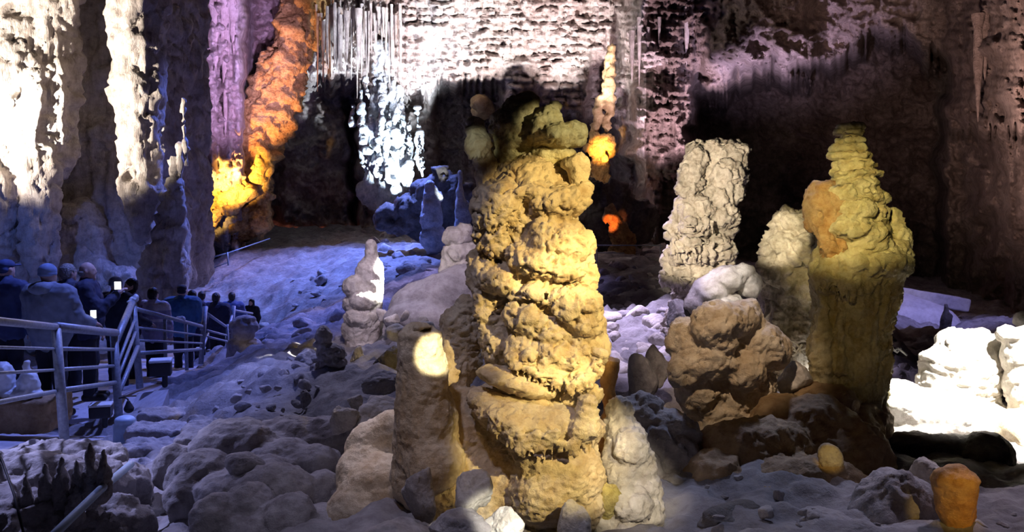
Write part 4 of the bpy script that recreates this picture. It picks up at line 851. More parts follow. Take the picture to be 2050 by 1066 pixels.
# rubble: many loose stones, each its own
RS = [mesh_from('rubble_stone', rock_shape(200 + i, 3, 8, 10, .14, .05)[0], ICO[3][1], True, []) for i in range(8)]
RM = {}
PLACED = []
def rubble(n, x0, x1, y0, y1, smin, smax, mat, label, group, seed, Y=None):
    g = random.Random(seed)
    for i in range(n):
        x = g.uniform(x0, x1); y = y0 + (y1 - y0) * g.random()
        d = hit(x, y) if Y is None else g.uniform(*Y)
        q = S(d); k = g.randrange(8); key = (k, mat)
        if key not in RM:
            m2 = RS[k].copy(); m2.materials.append(M[mat]); RM[key] = m2
        p = P(x, y, d)
        if Y is None: p[2] = gz(p[0], p[1])
        s_ = g.uniform(smin, smax) * q
        if any((p[0] - a_)**2 + (p[1] - b_)**2 < (0.95 * (s_ + c_))**2 for a_, b_, c_ in PLACED): continue
        PLACED.append((p[0], p[1], s_))
        o = put('rubble_stone', RM[key], p + np.array([0, 0, s_ * .25]))
        o.scale = (s_ * g.uniform(.8, 1.4), s_ * g.uniform(.7, 1.2), s_ * g.uniform(.55, .95)); o.rotation_euler = (g.uniform(-.4, .4), g.uniform(-.4, .4), g.uniform(0, 6.28))
        tag(o, label, 'stone', group)
rubble(46, 755, 905, 465, 555, 7, 20, 'grey', 'slate-blue rubble stone on the far slope behind the great column', 'slate-blue rubble on the far slope', 301)
rubble(60, 1195, 1345, 500, 640, 8, 24, 'grey', 'mauve rubble stone in the heap right of the great column', 'mauve rubble heap', 302)
rubble(34, 1200, 1340, 620, 760, 10, 30, 'pale', 'lavender rubble stone low on the heap right of the great column', 'lavender rubble heap', 303)
rubble(20, 575, 690, 545, 625, 5, 14, 'grey', 'small dark stone strewn across the blue slope', 'stones on the blue slope', 304)
rubble(60, 430, 640, 680, 840, 4, 18, 'grey', 'small violet stone on the floor between railing and knobbed stalagmite', 'stones beside the railing', 305)
rubble(34, 520, 690, 640, 720, 8, 24, 'grey', 'blue-grey stone on the bank left of the slim stalagmite', 'stones on the slim stalagmite bank', 306)
rubble(30, 1400, 2040, 960, 1060, 5, 18, 'grey', 'small wet stone on the dark floor at the bottom right', 'wet stones at the bottom right', 307)
rubble(26, 640, 900, 445, 490, 5, 16, 'grey', 'dim stone along the foot of the far wall', 'stones under the far wall', 308)
rubble(18, 1770, 1960, 690, 780, 7, 18, 'dark', 'dark stone under the smooth violet bank on the right', 'dark stones under the violet bank', 309)
rubble(24, 240, 420, 850, 1010, 8, 24, 'grey', 'broken grey stone beside the concrete stair edge', 'stones beside the stair edge', 310)
rubble(18, 640, 830, 880, 1060, 6, 14, 'grey', 'small stone in the shaded hollow before the sloping slab', 'stones in the shaded hollow', 311)

# dark slim stalagmite and the pale ramp wall on the far right
f = Field(); Y = 19.5
f.C((1894, 612, Y), (1894, 640, Y), 3, 8, 3); f.C((1894, 640, Y), (1890, 700, Y), 9, 13, 4); f.E(1898, 634, Y, 8, 6, 6, 2)
tag(solid('dark_stalagmite', f, 0.03, M['dark'], rel=dict(lump=0.02, ls=0.2, crag=.02, cs=.2)), 'small black stalagmite against the smooth violet bank', 'stalagmite')
f = Field(); f.E(1832, 655, 21.5, 92, 58, 60, 10, 8); f.E(1790, 640, 22, 70, 56, 60, 10)
tag(solid('smooth_bank', f, .05, M['concrete'], rel=dict(lump=.04, ls=.8, fine=.01, fns=.1)), 'smooth pale violet bank beyond the tiered stalagmite', 'bank')
f = Field(); A_, B_ = P(1765, 582, 24.4), P(1940, 612, 24.0)
f.box((A_ + B_) / 2, (np.linalg.norm(B_ - A_) / 2, .15, .20), .05, .03, rz=math.atan2(B_[1] - A_[1], B_[0] - A_[0]), ry=-math.atan2(B_[2] - A_[2], B_[0] - A_[0]))
tag(solid('ramp_wall', f, 0.04, M['concrete'], rel=dict(lump=0.02, ls=0.5)), 'low blue wall behind the smooth violet bank', 'wall')
# bleached root clusters
def tube(pts, r, n=6):
    V = []; F = []; pts = [np.array(p) for p in pts]
    for i, p in enumerate(pts):
        d = pts[min(i + 1, len(pts) - 1)] - pts[max(i - 1, 0)]; d = d / (np.linalg.norm(d) + 1e-9)
        a = np.cross(d, [0.3, 0.2, 1]); a /= np.linalg.norm(a) + 1e-9; b_ = np.cross(d, a)
        rr = r if np.isscalar(r) else r[i]
        for k in range(n):
            th = 2 * math.pi * k / n; V.append(p + rr * (math.cos(th) * a + math.sin(th) * b_))
    for i in range(len(pts) - 1):
        for k in range(n): F.append((i * n + k, i * n + (k + 1) % n, (i + 1) * n + (k + 1) % n, (i + 1) * n + k))
    nb = len(V); V.append(pts[0]); V.append(pts[-1])
    for k in range(n): F.append((nb, (k + 1) % n, k, k)); F.append((nb + 1, (len(pts) - 1) * n + k, (len(pts) - 1) * n + (k + 1) % n, (len(pts) - 1) * n + (k + 1) % n))
    return np.array(V), np.array(F)
def tri_mesh(name, V, F, mats):
    me = bpy.data.meshes.new(name); fs = []
    for q in F: t = list(dict.fromkeys(int(i) for i in q)); fs.append(t)
    me.from_pydata([tuple(v) for v in V], [], fs); me.update()
    for p_ in me.polygons: p_.use_smooth = True
    for m in mats: me.materials.append(m)
    return me
def tubes(name, runs, mat, parent=None, origin=None, n=6):
    Vs, Fs, o = [], [], 0
    for pts, r in runs: V, F = tube(pts, r, n); Vs.append(V); Fs.append(F + o); o += len(V)
    V = np.concatenate(Vs); F = np.concatenate(Fs)
    org = np.array(parent.location) if parent is not None else (V.mean(0) * [1, 1, 0] + [0, 0, V[:, 2].min()] if origin is None else np.array(origin))
    return put(name, tri_mesh(name, V - org, F, [mat]), (0, 0, 0) if parent is not None else org, parent)
Y = 7.6
o = tubes('root_cluster', [([P(1578, 712, Y), P(1586, 700, Y), P(1594, 706, Y), P(1606, 690, Y)], 2.2 * S(Y)), ([P(1584, 684, Y), P(1592, 688, Y), P(1600, 696, Y), P(1612, 712, Y)], 2.0 * S(Y)), ([P(1580, 690, Y), P(1590, 698, Y), P(1598, 712, Y)], 2.0 * S(Y)), ([P(1576, 718, Y), P(1590, 712, Y), P(1606, 700, Y), P(1614, 698, Y)], 2.0 * S(Y))], M['twig'])
tag(o, 'tangle of white twiggy roots between the toad-shaped rock and the tiered stalagmite', 'roots')
Y = 9.5
o = tubes('root_cluster', [([P(1784, 694, Y), P(1790, 702, Y), P(1798, 698, Y), P(1806, 704, Y), P(1816, 712, Y)], 2.4 * S(Y)), ([P(1786, 700, Y), P(1796, 706, Y), P(1804, 698, Y)], 2.2 * S(Y))], M['twig'])
tag(o, 'small white crooked root on the dark bank right of the tiered stalagmite', 'roots')
print('rocks', time.time() - T0)

# ------------------------------------------------------------------ the stair path, its railings and fittings
RF_ = [(-330, 1040, 5.0), (115, 892, 7.7), (236, 872, 9.9), (278, 792, 11.2), (404, 742, 14.5), (468, 722, 18.5), (505, 690, 27.0)]      # feet of the railing
edge = np.array([P(*q) for q in RF_])
def strip(name, A, B, th, mat, label):
    """paved strip between two edge lines with a visible thickness"""
    n = len(A); V = np.concatenate([A, B, A - [0, 0, th], B - [0, 0, th]]); F = []
    for i in range(n - 1):
        F += [(i, n + i, n + i + 1, i + 1)[::-1], (i, i + 1, 2 * n + i + 1, 2 * n + i)[::-1], (n + i, 3 * n + i, 3 * n + i + 1, n + i + 1)[::-1], (2 * n + i, 2 * n + i + 1, 3 * n + i + 1, 3 * n + i)[::-1]]
    F += [(0, 2 * n, 3 * n, n)[::-1], (n - 1, 2 * n - 1, 4 * n - 1, 3 * n - 1)[::-1]]
    o = put(name, mesh_from(name, V, np.array(F), False, [mat])); return tag(o, label, kind='structure')
left = edge + np.array([[-2.6, 0.2, 0.05]] * len(edge))
fine_t = np.linspace(0, len(edge) - 1, 60); it = np.minimum(fine_t.astype(int), len(edge) - 2); ft = (fine_t - it)[:, None]
E1 = edge[it] * (1 - ft) + edge[it + 1] * ft; L1 = left[it] * (1 - ft) + left[it + 1] * ft
strip('floor_path', L1, E1 + np.array([.10, 0, 0]), 0.45, M['concrete'], 'worn concrete stair path along the left wall')
# slanting concrete edge right of the second post
K0 = np.array([P(*q) for q in ((238, 905, 9.2), (250, 850, 10.2), (275, 788, 11.2))]); K1 = np.array([P(*q) for q in ((262, 925, 8.4), (312, 846, 9.6), (338, 780, 10.6))])
strip('floor_stair_edge', K0, K1, 0.6, M['concrete'], 'smooth slanting concrete edge of the stairs')
for i, (a0, b0, Y, w_, d_, rz) in enumerate(((330, 866, 8.6, .36, .2, .3), (318, 905, 7.9, .34, .2, .25), (395, 870, 7.6, .12, .42, .2), (345, 835, 9.4, .36, .2, .3), (300, 948, 7.3, .30, .2, .2))):
    f = Field(); f.box(P(a0, b0, Y), (w_, d_, .07), .03, .02, rz=rz, ry=.08)
    tag(solid('stone_step', f, 0.02, M['grey'], rel=dict(lump=.03, ls=.2, crag=.02, cs=.15, fine=.008, fns=.05)), ('rough stone step just below the concrete edge', 'second rough stone step down from the concrete edge', 'upright pale stone slab beside the steps', 'top rough stone step next to the floodlight box', 'lowest rough stone step beside the black hollow')[i], 'step')

steel = M['steel']
def railing(label, posts, rails, group='steel railings of the stair path'):
    """posts = [(top px,py,Y, foot px,py,Y, r px)], rails = [((px,py,Y),(px,py,Y), r px)]"""
    b0 = P(*posts[0][3:6]) if posts else P(*rails[0][0])
    root = empty('railing', b0, label, 'railing', group)
    for q in posts:
        a, b_ = P(*q[0:3]), P(*q[3:6]); tubes('post', [([b_, a], q[6] * S(q[2]))], steel, root, n=10)
    for a, b_, r in rails: tubes('rail', [([P(*a), P(*b_)], (r * S(a[2]), r * S(a[2])))], steel, root, n=8)
    return root
railing('long near railing section at the left edge', [(112, 658, 7.7, 130, 893, 7.6, 9.5), (228, 668, 9.9, 240, 872, 9.8, 8)],
        [((-160, 628, 4.9), (112, 655, 7.7), 11), ((112, 655, 7.7), (232, 667, 9.9), 10), ((-160, 692, 4.9), (112, 699, 7.7), 4.5), ((112, 699, 7.7), (230, 700, 9.9), 4.5), ((-160, 757, 4.9), (114, 741, 7.7), 5), ((114, 741, 7.7), (230, 733, 9.9), 4.5), ((-160, 836, 4.9), (118, 783, 7.7), 7), ((118, 783, 7.7), (234, 766, 9.9), 6)])
railing('steep railing section with four slanting bright rails', [(266, 606, 11.2, 280, 778, 11.2, 7)],
        [((229, 690, 9.9), (266, 604, 11.2), 7.5), ((236, 728, 9.9), (270, 640, 11.2), 3.5), ((238, 752, 9.9), (272, 664, 11.2), 3.5), ((240, 782, 9.9), (276, 694, 11.2), 5)])
railing('straight railing section behind the steep bright rails', [(330, 640, 12.5, 332, 752, 12.5, 3.5), (372, 648, 13.6, 374, 742, 13.6, 3.5)],
        [((268, 618, 11.2), (404, 654, 14.5), 4.5), ((272, 656, 11.2), (404, 672, 14.5), 2.5), ((274, 682, 11.2), (404, 688, 14.5), 2.5), ((278, 708, 11.2), (402, 700, 14.5), 4.5)])
railing('second steep railing section near the middle of the crowd', [(411, 614, 14.8, 402, 730, 14.5, 5)], [((404, 660, 14.5), (413, 616, 15.2), 4), ((406, 700, 14.5), (416, 668, 15.2), 3)])
railing('far straight railing section beside the mushroom-shaped rock', [(455, 650, 17.6, 457, 735, 17.6, 3)], [((414, 628, 15), (452, 654, 17.6), 3.2), ((414, 662, 15), (454, 672, 17.6), 2.2), ((416, 675, 15), (455, 684, 17.6), 2.2)])
railing('last railing section at the end of the stairs', [(468, 613, 18.5, 460, 718, 18.5, 4)], [((458, 660, 17.6), (468, 616, 19), 3), ((468, 622, 18.5), (505, 628, 21), 2.5), ((466, 650, 18.5), (500, 650, 21), 2)])
railing('distant thin railing at the back of the blue slope', [(384, 520, 36, 384, 548, 36, 1.6), (455, 505, 36, 457, 532, 36, 1.6), (420, 518, 36, 420, 540, 36, 1.4)], [((384, 521, 36), (420, 517, 36), 1.4), ((420, 517, 36), (456, 507, 36), 1.4), ((384, 540, 36), (420, 540, 36), 1.2), ((420, 540, 36), (456, 526, 36), 1.2), ((456, 507, 36), (540, 478, 40), 1.2)])
railing('thin wire rail across the rubble right of the great column', [(1195, 488, 24, 1195, 540, 24, 1.2), (1322, 488, 24, 1322, 545, 24, 1.2)], [((1190, 491, 24), (1326, 492, 24), 1.3), ((1190, 506, 24), (1250, 507, 24), 1.0)])

# pipe and cable at the bottom left
tag(tubes('pipe', [([P(70, 1108, 4.2), P(130, 1050, 4.4), P(200, 982, 4.75), P(262, 930, 5.4)], 8 * S(5))], M['bluep'], n=10), 'blue-grey pipe running up the bottom left rock', 'pipe')
tag(tubes('cable', [([P(-40, 850, 5.2), P(5, 925, 4.9), P(28, 990, 4.7), P(50, 1080, 4.5)], 2.6 * S(5))], M['blackp'], n=6), 'thin black cable hanging over the bottom left rock', 'cable')
tag(tubes('thin_pipe', [([P(1930, 975, 5.8), P(1990, 1008, 5.5), P(2060, 1046, 5.2)], 3 * S(5.5))], M['steel'], n=6), 'thin metal pipe on the wet ground in the bottom right corner', 'pipe')

# rock edge at the bottom left with its row of little spikes
f = Field()
f.E(60, 985, 5.3, 150, 70, 90, 14); f.E(170, 980, 5.6, 90, 66, 70, 14); f.E(0, 1060, 4.9, 200, 80, 100, 14); f.E(240, 985, 5.8, 60, 60, 60, 12); f.E(120, 920, 6.2, 130, 30, 80, 12); f.E(-120, 980, 5.2, 140, 90, 100, 14); f.E(180, 1060, 5.0, 120, 60, 90, 14)
tag(solid('path_side_rock', f, 0.018, M['grey'], rel=dict(lump=0.03, ls=0.3, crag=0.03, cs=0.2, flute=0.02, fs=0.08, fine=0.008, fns=0.05)), 'blue-lit rock shoulder below the near railing', 'rock')
for i, (x, y, b_, r) in enumerate(((50, 945, 1030, 17), (88, 930, 1010, 16), (123, 914, 1010, 19), (152, 920, 1000, 14), (180, 888, 1000, 22), (206, 900, 990, 18), (30, 990, 1050, 15), (150, 970, 1040, 20))):
    f = Field(); Y = 4.85 + (y - 890) * -.0008
    f.C((x, b_, Y), (x + 2, (y + b_) / 2, Y), r, r * .62, 4); f.C((x + 2, (y + b_) / 2, Y), (x + 1, y, Y), r * .62, r * .12, 4)
    tag(solid('spike_stalagmite', f, 0.010, M['grey'], rel=dict(lump=.012, ls=.09, crag=.008, cs=.06)), ('second', 'third', 'fourth', 'fifth', 'tallest, sixth', 'last', 'first, lowest', 'front-most, stubby')[i] + ' pointed spike from the left on the rock shoulder below the near railing', 'stalagmite', 'row of short spikes below the near railing')

# fittings: floodlights, lamp boxes and the capped pale drum
def flood(label, px_, py_, Y, w_, h_, body='blackp'):
    root = empty('floodlight', P(px_, py_ + h_, Y), label, 'lamp', 'path lamps')
    q = S(Y)
    f = Field(); f.box(P(px_, py_, Y), (w_ * q, w_ * q * .8, h_ * q * .55), .012, .01, rz=.3); solid('housing', f, max(.008, w_ * q / 9), M[body], root)
    f = Field(); f.box(P(px_, py_ - h_ * .62, Y), (w_ * q * 1.05, w_ * q * .85, h_ * q * .12), .01, .01, rz=.3); solid('cap', f, max(.006, w_ * q / 12), M['whitep'], root)
    f = Field(); f.C((px_ + w_ * .4, py_ + h_ * .4, Y), (px_ + w_ * .4, py_ + h_ * 1.3, Y), w_ * .28, w_ * .28, 2); solid('stand', f, max(.006, w_ * q / 10), M['blackp'], root)
    return root
flood('black floodlight box with a white cap on the kerb of the stairs', 322, 738, 11.0, 20, 26)
flood('white-capped lamp box behind the second railing post', 202, 824, 9.2, 20, 22)
flood('small white-capped lamp box at the far railing', 402, 705, 16.0, 9, 12)
f = Field(); Y = 8.6; f.C((250, 858, Y), (248, 920, Y), 22, 20, 3); f.E(250, 842, Y, 20, 10, 20, 3)
tag(solid('pale_drum', f, 0.012, M['bluep']), 'pale blue rounded drum at the foot of the second railing post', 'bollard')
root = empty('hook_lamp', P(258, 818, 9.4), 'small black lamp hanging from a bent hook on the concrete edge', 'lamp')
tubes('hook', [([P(238, 798, 9.4), P(250, 796, 9.4), P(256, 800, 9.4), P(257, 808, 9.4)], 1.6 * S(9.4))], M['blackp'], root)
f = Field(); f.C((257, 806, 9.4), (258, 818, 9.4), 4, 10, 2); solid('shade', f, .008, M['blackp'], root)
# brown stone block behind the near railing and pale bags on the path
f = Field(); f.box(P(20, 825, 8.4), (.52, .30, .17), .05, .03, rz=.1)
tag(solid('stone_block', f, .02, M['flowdark'], rel=dict(lump=.015, ls=.2, crag=.01, cs=.15)), 'brown stone block on the path behind the near railing', 'stone block')
f = Field(); f.E(56, 768, 8.3, 22, 26, 18, 6); f.C((56, 750, 8.3), (54, 728, 8.3), 10, 5, 4); f.E(40, 788, 8.3, 50, 12, 24, 6); f.E(5, 760, 8.3, 24, 36, 20, 6)
tag(solid('white_bundle', f, .012, M['whitep'], rel=dict(lump=.02, ls=.1)), 'pale blue-white cloth bundle heaped behind the near railing', 'bundle')
print('path', time.time() - T0)

# ------------------------------------------------------------------ visitors on the stair path
def cloth(name, col): return plain(name, col, 0.8, 0, 0.25, 9, 0.35)
def join(parts):
    Vs, Fs, o = [], [], 0
    for V, F in parts: Vs.append(V); Fs.append(F + o); o += len(V)
    return np.concatenate(Vs), np.concatenate(Fs)
def person(label, px_, py_head, Y, height, heading, jacket, trousers=(0.02, 0.02, 0.03), hair='hairb', hat=None, arms='down', bulk=1.0, hood=False, fem=False, tilt=0.0, bag=None, yoke=None, foot=None):
    """a visitor whose head top is seen at px_, py_head from Y metres; heading 0 looks away from the viewer, 180 towards; the feet reach the path"""
    top = P(px_, py_head, Y)
    base = np.array([top[0], top[1], top[2] - height]); k = height / 1.75
    hd = math.radians(heading); c, s_ = math.cos(hd), math.sin(hd)
    def T(x, y, z): return base + k * np.array([x * c - y * s_, x * s_ + y * c, z])
    root = empty('person', base, label, 'person', 'visitors on the stair path')
    sh = (0.185 if fem else 0.20) * (0.5 + 0.5 * bulk)
    R = {'down': ((.27, .02, 1.12), (.25, .10, .86)), 'phone': ((.26, .16, 1.16), (.13, .36, 1.36)), 'rail': ((.30, .05, 1.14), (.34, .30, 1.02)), 'chest': ((.27, .08, 1.13), (.10, .26, 1.14)), 'aside': ((.31, .04, 1.15), (.37, .22, 1.08)), 'pocket': ((.31, -.03, 1.13), (.23, .12, .95))}
    armR = R[arms]; armL = R['down' if arms in ('phone', 'rail', 'aside') else arms]
    f = Field(); kk = .03 * k
    # one continuous body
    f.ell(T(0, 0, 1.655), (.074 * k, .094 * k, .105 * k), kk, rz=hd); f.ell(T(0, .02, 1.60), (.062 * k, .075 * k, .075 * k), kk, rz=hd)
    f.ell(T(0, .096, 1.635), (.014 * k, .020 * k, .028 * k), .012, rz=hd); f.ell(T(0, .085, 1.672), (.05 * k, .016 * k, .010 * k), .012, rz=hd); f.ell(T(0, .078, 1.555), (.03 * k, .026 * k, .020 * k), .02, rz=hd); f.ell(T(0, .09, 1.592), (.024 * k, .012 * k, .008 * k), .006, rz=hd)
    for m in (-1, 1):
        f.ell(T(.077 * m, -.005, 1.638), (.011 * k, .02 * k, .032 * k), .008, rz=hd); f.ell(T(.028 * m, .093, 1.655), (.012 * k, .01 * k, .008 * k), .004, rz=hd, cut=True)
    f.cone(T(0, -.015, 1.57), T(0, -.01, 1.46), .055 * k, .062 * k, kk)
    f.cone(T(-sh * .8, 0, 1.42), T(sh * .8, 0, 1.42), .06 * k, .06 * k, kk); f.ell(T(0, 0, 1.27), (.15 * k, .095 * k, .20 * k), .06, rz=hd); f.ell(T(0, 0, 1.02), (.145 * k, .10 * k, .14 * k), .06, rz=hd)
    hands = []
    for m, (el, ha) in ((1, armR), (-1, armL)):
        A, B, C_ = T(sh * m, 0, 1.41), T(el[0] * m, el[1], el[2]), T(ha[0] * m, ha[1], ha[2])
        f.cone(A, B, .05 * k, .038 * k, kk); f.cone(B, C_, .038 * k, .027 * k, kk); hands.append((m, B, C_))
    for m in (-1, 1):
        f.cone(T(.085 * m, 0, .95), T(.09 * m, .01, .50), .080 * k, .052 * k, kk); f.cone(T(.09 * m, .01, .50), T(.095 * m, -.02, .09), .050 * k, .036 * k, kk); f.cone(T(.095 * m, -.03, .045), T(.10 * m, .14, .035), .04 * k, .032 * k, kk)
    prt = [f.solve(.014)]
    for m, B, C_ in hands:                        # palm, four fingers of unequal length and a thumb
        d = (C_ - B) / np.linalg.norm(C_ - B); side = np.cross(d, [0, 0, 1]); side /= np.linalg.norm(side) + 1e-9; nrm = np.cross(side, d)
        h = Field(); h.cone(C_ - d * .02, C_ + d * .03, .026 * k, .03 * k, .015); h.cone(C_ + d * .03 - side * .02, C_ + d * .07 - side * .022, .018 * k, .017 * k, .02); h.cone(C_ + d * .03 + side * .02, C_ + d * .07 + side * .022, .018 * k, .017 * k, .02)
        for j, (o_, L) in enumerate(((-.028, .055), (-.010, .070), (.010, .064), (.027, .048))):
            p0 = C_ + d * .075 + side * o_; p1 = p0 + d * L * .5 - nrm * .008; p2 = p1 + d * L * .4 - nrm * .024
            h.cone(p0, p1, .0095, .009, .004); h.cone(p1, p2, .009, .0075, .004)
        t0 = C_ + d * .015 - side * .03 * m; h.cone(t0, t0 + d * .03 - side * .03 * m, .012, .010, .008); h.cone(t0 + d * .03 - side * .03 * m, t0 + d * .06 - side * .034 * m - nrm * .008, .010, .008, .004)
        prt.append(h.solve(.0055))
    V, F = join(prt)
    put('body', mesh_from('body', V - base, F, True, [M['skin']]), parent=root)
    # clothes
    b_ = bulk
    f = Field()
    f.cone(T(-sh * .82, -.01, 1.43), T(sh * .82, -.01, 1.43), .088 * k * b_, .088 * k * b_, .06); f.ell(T(0, -.01, 1.27), (.20 * k * b_, .145 * k * b_, .26 * k), .08, rz=hd); f.ell(T(0, 0, 1.02), (.195 * k * b_, .15 * k * b_, .22 * k), .06, rz=hd); f.cone(T(-.09, 0, .86), T(.09, 0, .86), .11 * k, .11 * k, .06)
    f.cone(T(0, -.02, 1.46), T(0, -.01, 1.53), .085 * k, .078 * k, .03)
    for m, (el, ha) in ((1, armR), (-1, armL)):
        A, B, C_ = T(sh * 1.02 * m, 0, 1.42), T(el[0] * m, el[1], el[2]), T(ha[0] * m, ha[1], ha[2])
        f.cone(A, B, .085 * k * b_, .066 * k * b_, .04); f.cone(B, B + (C_ - B) * .93, .066 * k * b_, .047 * k * b_, .04)
    V, F = f.solve(.016); V = relief(V, F, lump=.012, ls=.12, crag=.006, cs=.10, seed=px_ * .13)
    fm_ = None; mats = [cloth('jacket_cloth', jacket)]
    if yoke is not None:
        zc = (V[F[:, 0], 2] - base[2]) / k; fm_ = ((zc > 1.36) | ((zc > 1.14) & (zc < 1.20))).astype(int); mats.append(cloth('yoke_cloth', yoke))
    jk = put('jacket', mesh_from('jacket', V - base, F, True, mats, fm_), parent=root)
    if hood:                                       # folded hood on the back of the jacket
        f = Field(); f.ell(T(0, -.13, 1.50), (.14 * k, .08 * k, .075 * k), .04, rz=hd); f.cone(T(-.10, -.04, 1.52), T(.10, -.04, 1.52), .05 * k, .05 * k, .05)
        V, F = f.solve(.012); V = relief(V, F, lump=.010, ls=.08); put('hood', mesh_from('hood', V - base, F, True, [mats[0]]), parent=jk)
    f = Field()
    for m in (-1, 1): f.cone(T(.085 * m, 0, .93), T(.095 * m, .01, .50), .105 * k, .078 * k, .05); f.cone(T(.095 * m, .01, .50), T(.098 * m, -.01, .12), .076 * k, .070 * k, .04)
    f.ell(T(0, 0, .95), (.165 * k, .12 * k, .12 * k), .05, rz=hd)
    V, F = f.solve(.02); V = relief(V, F, lump=.010, ls=.12)
    put('trousers', mesh_from('trousers', V - base, F, True, [cloth('trouser_cloth', trousers)]), parent=root)
    for m in (-1, 1):
        f = Field(); f.cone(T(.097 * m, -.05, .05), T(.105 * m, .16, .045), .052 * k, .045 * k, .02); f.cone(T(.097 * m, -.02, .06), T(.097 * m, -.02, .13), .05 * k, .052 * k, .02)
        solid('shoe', f, .014, M['shoe'], root)
    if hat == 'beanie':
        f = Field(); f.ell(T(0, -.01, 1.69), (.090 * k, .106 * k, .088 * k), .01, rz=hd); f.ell(T(0, -.012, 1.655), (.094 * k, .109 * k, .03 * k), .01, rz=hd); f.ell(T(0, .12, 1.60), (.10 * k, .085 * k, .06 * k), .01, rz=hd, cut=True)
        V, F = f.solve(.009); put('beanie', mesh_from('beanie', V - base, F, True, [cloth('knitted_cap', hair)]), parent=root)
    elif hat == 'cap':
        f = Field(); f.ell(T(0, -.005, 1.70), (.086 * k, .104 * k, .07 * k), .01, rz=hd); f.ell(T(0, .12, 1.69), (.07 * k, .08 * k, .012 * k), .01, rz=hd); f.ell(T(0, -.05, 1.64), (.08 * k, .06 * k, .05 * k), .02, rz=hd)
        V, F = f.solve(.009); put('cap', mesh_from('cap', V - base, F, True, [cloth('cap_cloth', hair)]), parent=root)
    elif hat == 'hood':
        f = Field(); f.ell(T(0, -.02, 1.66), (.115 * k, .125 * k, .135 * k), .02, rz=hd); f.cone(T(0, -.03, 1.60), T(0, -.03, 1.48), .11 * k, .12 * k, .04); f.ell(T(0, .13, 1.63), (.075 * k, .09 * k, .10 * k), .01, rz=hd, cut=True)
        V, F = f.solve(.010); put('hood', mesh_from('hood', V - base, F, True, [cloth('hood_cloth', hair)]), parent=root)
    elif hat == 'bald':
        f = Field(); f.ell(T(0, -.03, 1.625), (.083 * k, .082 * k, .05 * k), .01, rz=hd); f.ell(T(0, .10, 1.62), (.10 * k, .085 * k, .09 * k), .01, rz=hd, cut=True)
        V, F = f.solve(.009); put('hair', mesh_from('hair', V - base, F, True, [M['hairg']]), parent=root)
    else:
        f = Field(); f.ell(T(0, -.015, 1.675), (.086 * k, .102 * k, .098 * k), .02, rz=hd)
        if hat == 'long': f.cone(T(0, -.05, 1.66), T(0, -.06, 1.42), .085 * k, .09 * k, .03); f.cone(T(.06, 0, 1.6), T(.08, .03, 1.40), .035 * k, .03 * k, .03); f.cone(T(-.06, 0, 1.6), T(-.08, .03, 1.40), .035 * k, .03 * k, .03)
        else: f.ell(T(0, -.045, 1.62), (.078 * k, .065 * k, .07 * k), .02, rz=hd)
        f.ell(T(0, .13, 1.61), (.085 * k, .085 * k, .085 * k), .01, rz=hd, cut=True)
        V, F = f.solve(.009); V = relief(V, F, crag=.006, cs=.03); put('hair', mesh_from('hair', V - base, F, True, [M[hair]]), parent=root)
    return root, T, armR
def phone(label, c, rz=0.0, w_=.038, h_=.078):
    root = empty('phone', c, label, 'phone', 'phones held up by visitors')
    f = Field(); f.box(c, (w_, .005, h_), .004, .002, rz=rz); solid('case', f, .004, M['blackp'], root)
    f = Field(); f.box(c + np.array([math.sin(rz) * .005, -.005 * math.cos(rz), 0]), (w_ * .9, .002, h_ * .92), .001, .001, rz=rz); solid('screen', f, .0022, M['screen'], root)
    return root
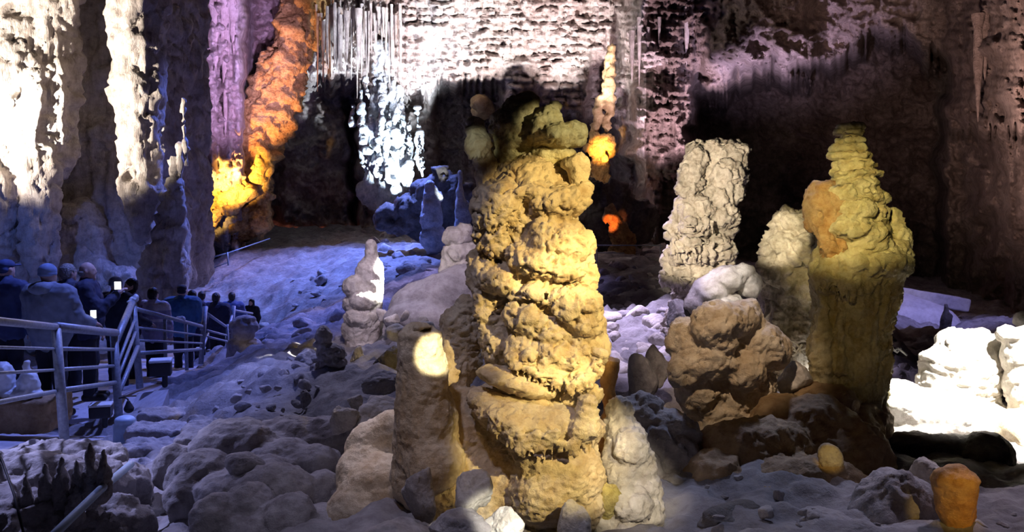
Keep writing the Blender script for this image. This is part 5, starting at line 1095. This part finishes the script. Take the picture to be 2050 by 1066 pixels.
PPL = [
 dict(label='visitor in a dark blue hooded coat cut by the left edge', px_=12, py_head=522, Y=9.8, height=1.76, heading=-20, jacket=(.05, .07, .16), hair=(.05, .08, .20), hat='cap', bulk=1.15, foot=1),
 dict(label='visitor in a slate-blue jacket and blue hood seen from behind at the near railing', px_=96, py_head=532, Y=9.0, height=1.74, heading=-12, jacket=(.22, .26, .34), hair=(.20, .28, .46), hat='beanie', arms='aside', bulk=1.28, hood=True),
 dict(label='grey-haired visitor half hidden between the blue hood and the bald man', px_=137, py_head=531, Y=10.9, height=1.74, heading=-30, jacket=(.06, .07, .12), hair='hairg', hat='none', bulk=1.05),
 dict(label='bald visitor in a navy coat turning to the right', px_=174, py_head=527, Y=10.3, height=1.78, heading=-72, jacket=(.025, .03, .07), hat='bald', arms='phone', bulk=1.2),
 dict(label='visitor in a grey knitted cap and dark coat beside the steep rails', px_=232, py_head=557, Y=12.2, height=1.74, heading=-15, jacket=(.03, .035, .06), hair=(.30, .31, .34), hat='beanie', arms='rail', bulk=1.1),
 dict(label='visitor with a reddish face looking back beside the grey knitted cap', px_=262, py_head=560, Y=13.1, height=1.68, heading=130, jacket=(.06, .03, .05), hair='hairb', hat='none', fem=True),
 dict(label='dark-haired visitor in a white and lavender striped jacket', px_=307, py_head=578, Y=13.4, height=1.62, heading=-10, jacket=(.42, .40, .56), yoke=(.80, .78, .86), hair='hairb', hat='none', arms='down', bulk=1.1),
 dict(label='visitor in a teal-blue jacket and black cap', px_=364, py_head=572, Y=15.1, height=1.76, heading=12, jacket=(.06, .17, .33), hair=(.02, .02, .03), hat='cap', arms='chest', bulk=1.3),
 dict(label='small dark-clad visitor right behind the teal-blue jacket', px_=384, py_head=583, Y=16.6, height=1.70, heading=40, jacket=(.02, .025, .06), hair='hairb', hat='none'),
 dict(label='visitor in a pale jacket seen between the dark coats', px_=404, py_head=585, Y=18.9, height=1.70, heading=10, jacket=(.30, .31, .40), hair='hairb', hat='none', fem=True),
 dict(label='visitor in a black coat with dark cropped hair near the far railing', px_=433, py_head=588, Y=18.4, height=1.74, heading=-8, jacket=(.02, .022, .05), hair='hairb', hat='none', bulk=1.2),
 dict(label='visitor in a blue jacket with short black hair at the last railing post', px_=464, py_head=587, Y=20.6, height=1.72, heading=20, jacket=(.07, .10, .24), hair='hairb', hat='none', arms='rail', bulk=1.1),
 dict(label='long-haired visitor in a black coat facing back, farthest down the stairs', px_=503, py_head=600, Y=25.0, height=1.55, heading=172, jacket=(.012, .012, .02), hair='hairb', hat='long', fem=True, bulk=1.1),
]
built = []
for p_ in PPL: built.append(person(**p_))
def hand(i): return built[i][1](*built[i][2][1])
phone('white-lit phone raised by the bald visitor', hand(3) + np.array([.02, -.03, .11]), .2, .045, .055)
phone('small white-lit phone held by the slate-blue jacket', hand(1) + np.array([.02, -.01, .10]), .3, .034, .05)
f = Field(); f.E(268, 600, 11.2, 9, 6, 9, 3); f.E(262, 605, 11.15, 7, 4, 7, 3); f.E(272, 594, 11.2, 5, 5, 5, 3)
tag(solid('white_cloth', f, .008, M['whitep'], rel=dict(lump=.008, ls=.05)), 'crumpled white cloth on top of the steep railing post', 'cloth')
f = Field(); f.E(361, 638, 13.4, 9, 5, 8, 3); f.E(366, 641, 13.4, 4, 5, 7, 3); f.E(355, 641, 13.4, 4, 4, 7, 3)
tag(solid('white_cloth', f, .009, M['whitep'], rel=dict(lump=.008, ls=.05)), 'small white cloth laid over the rail before the teal-blue jacket', 'cloth')
print('people', time.time() - T0)
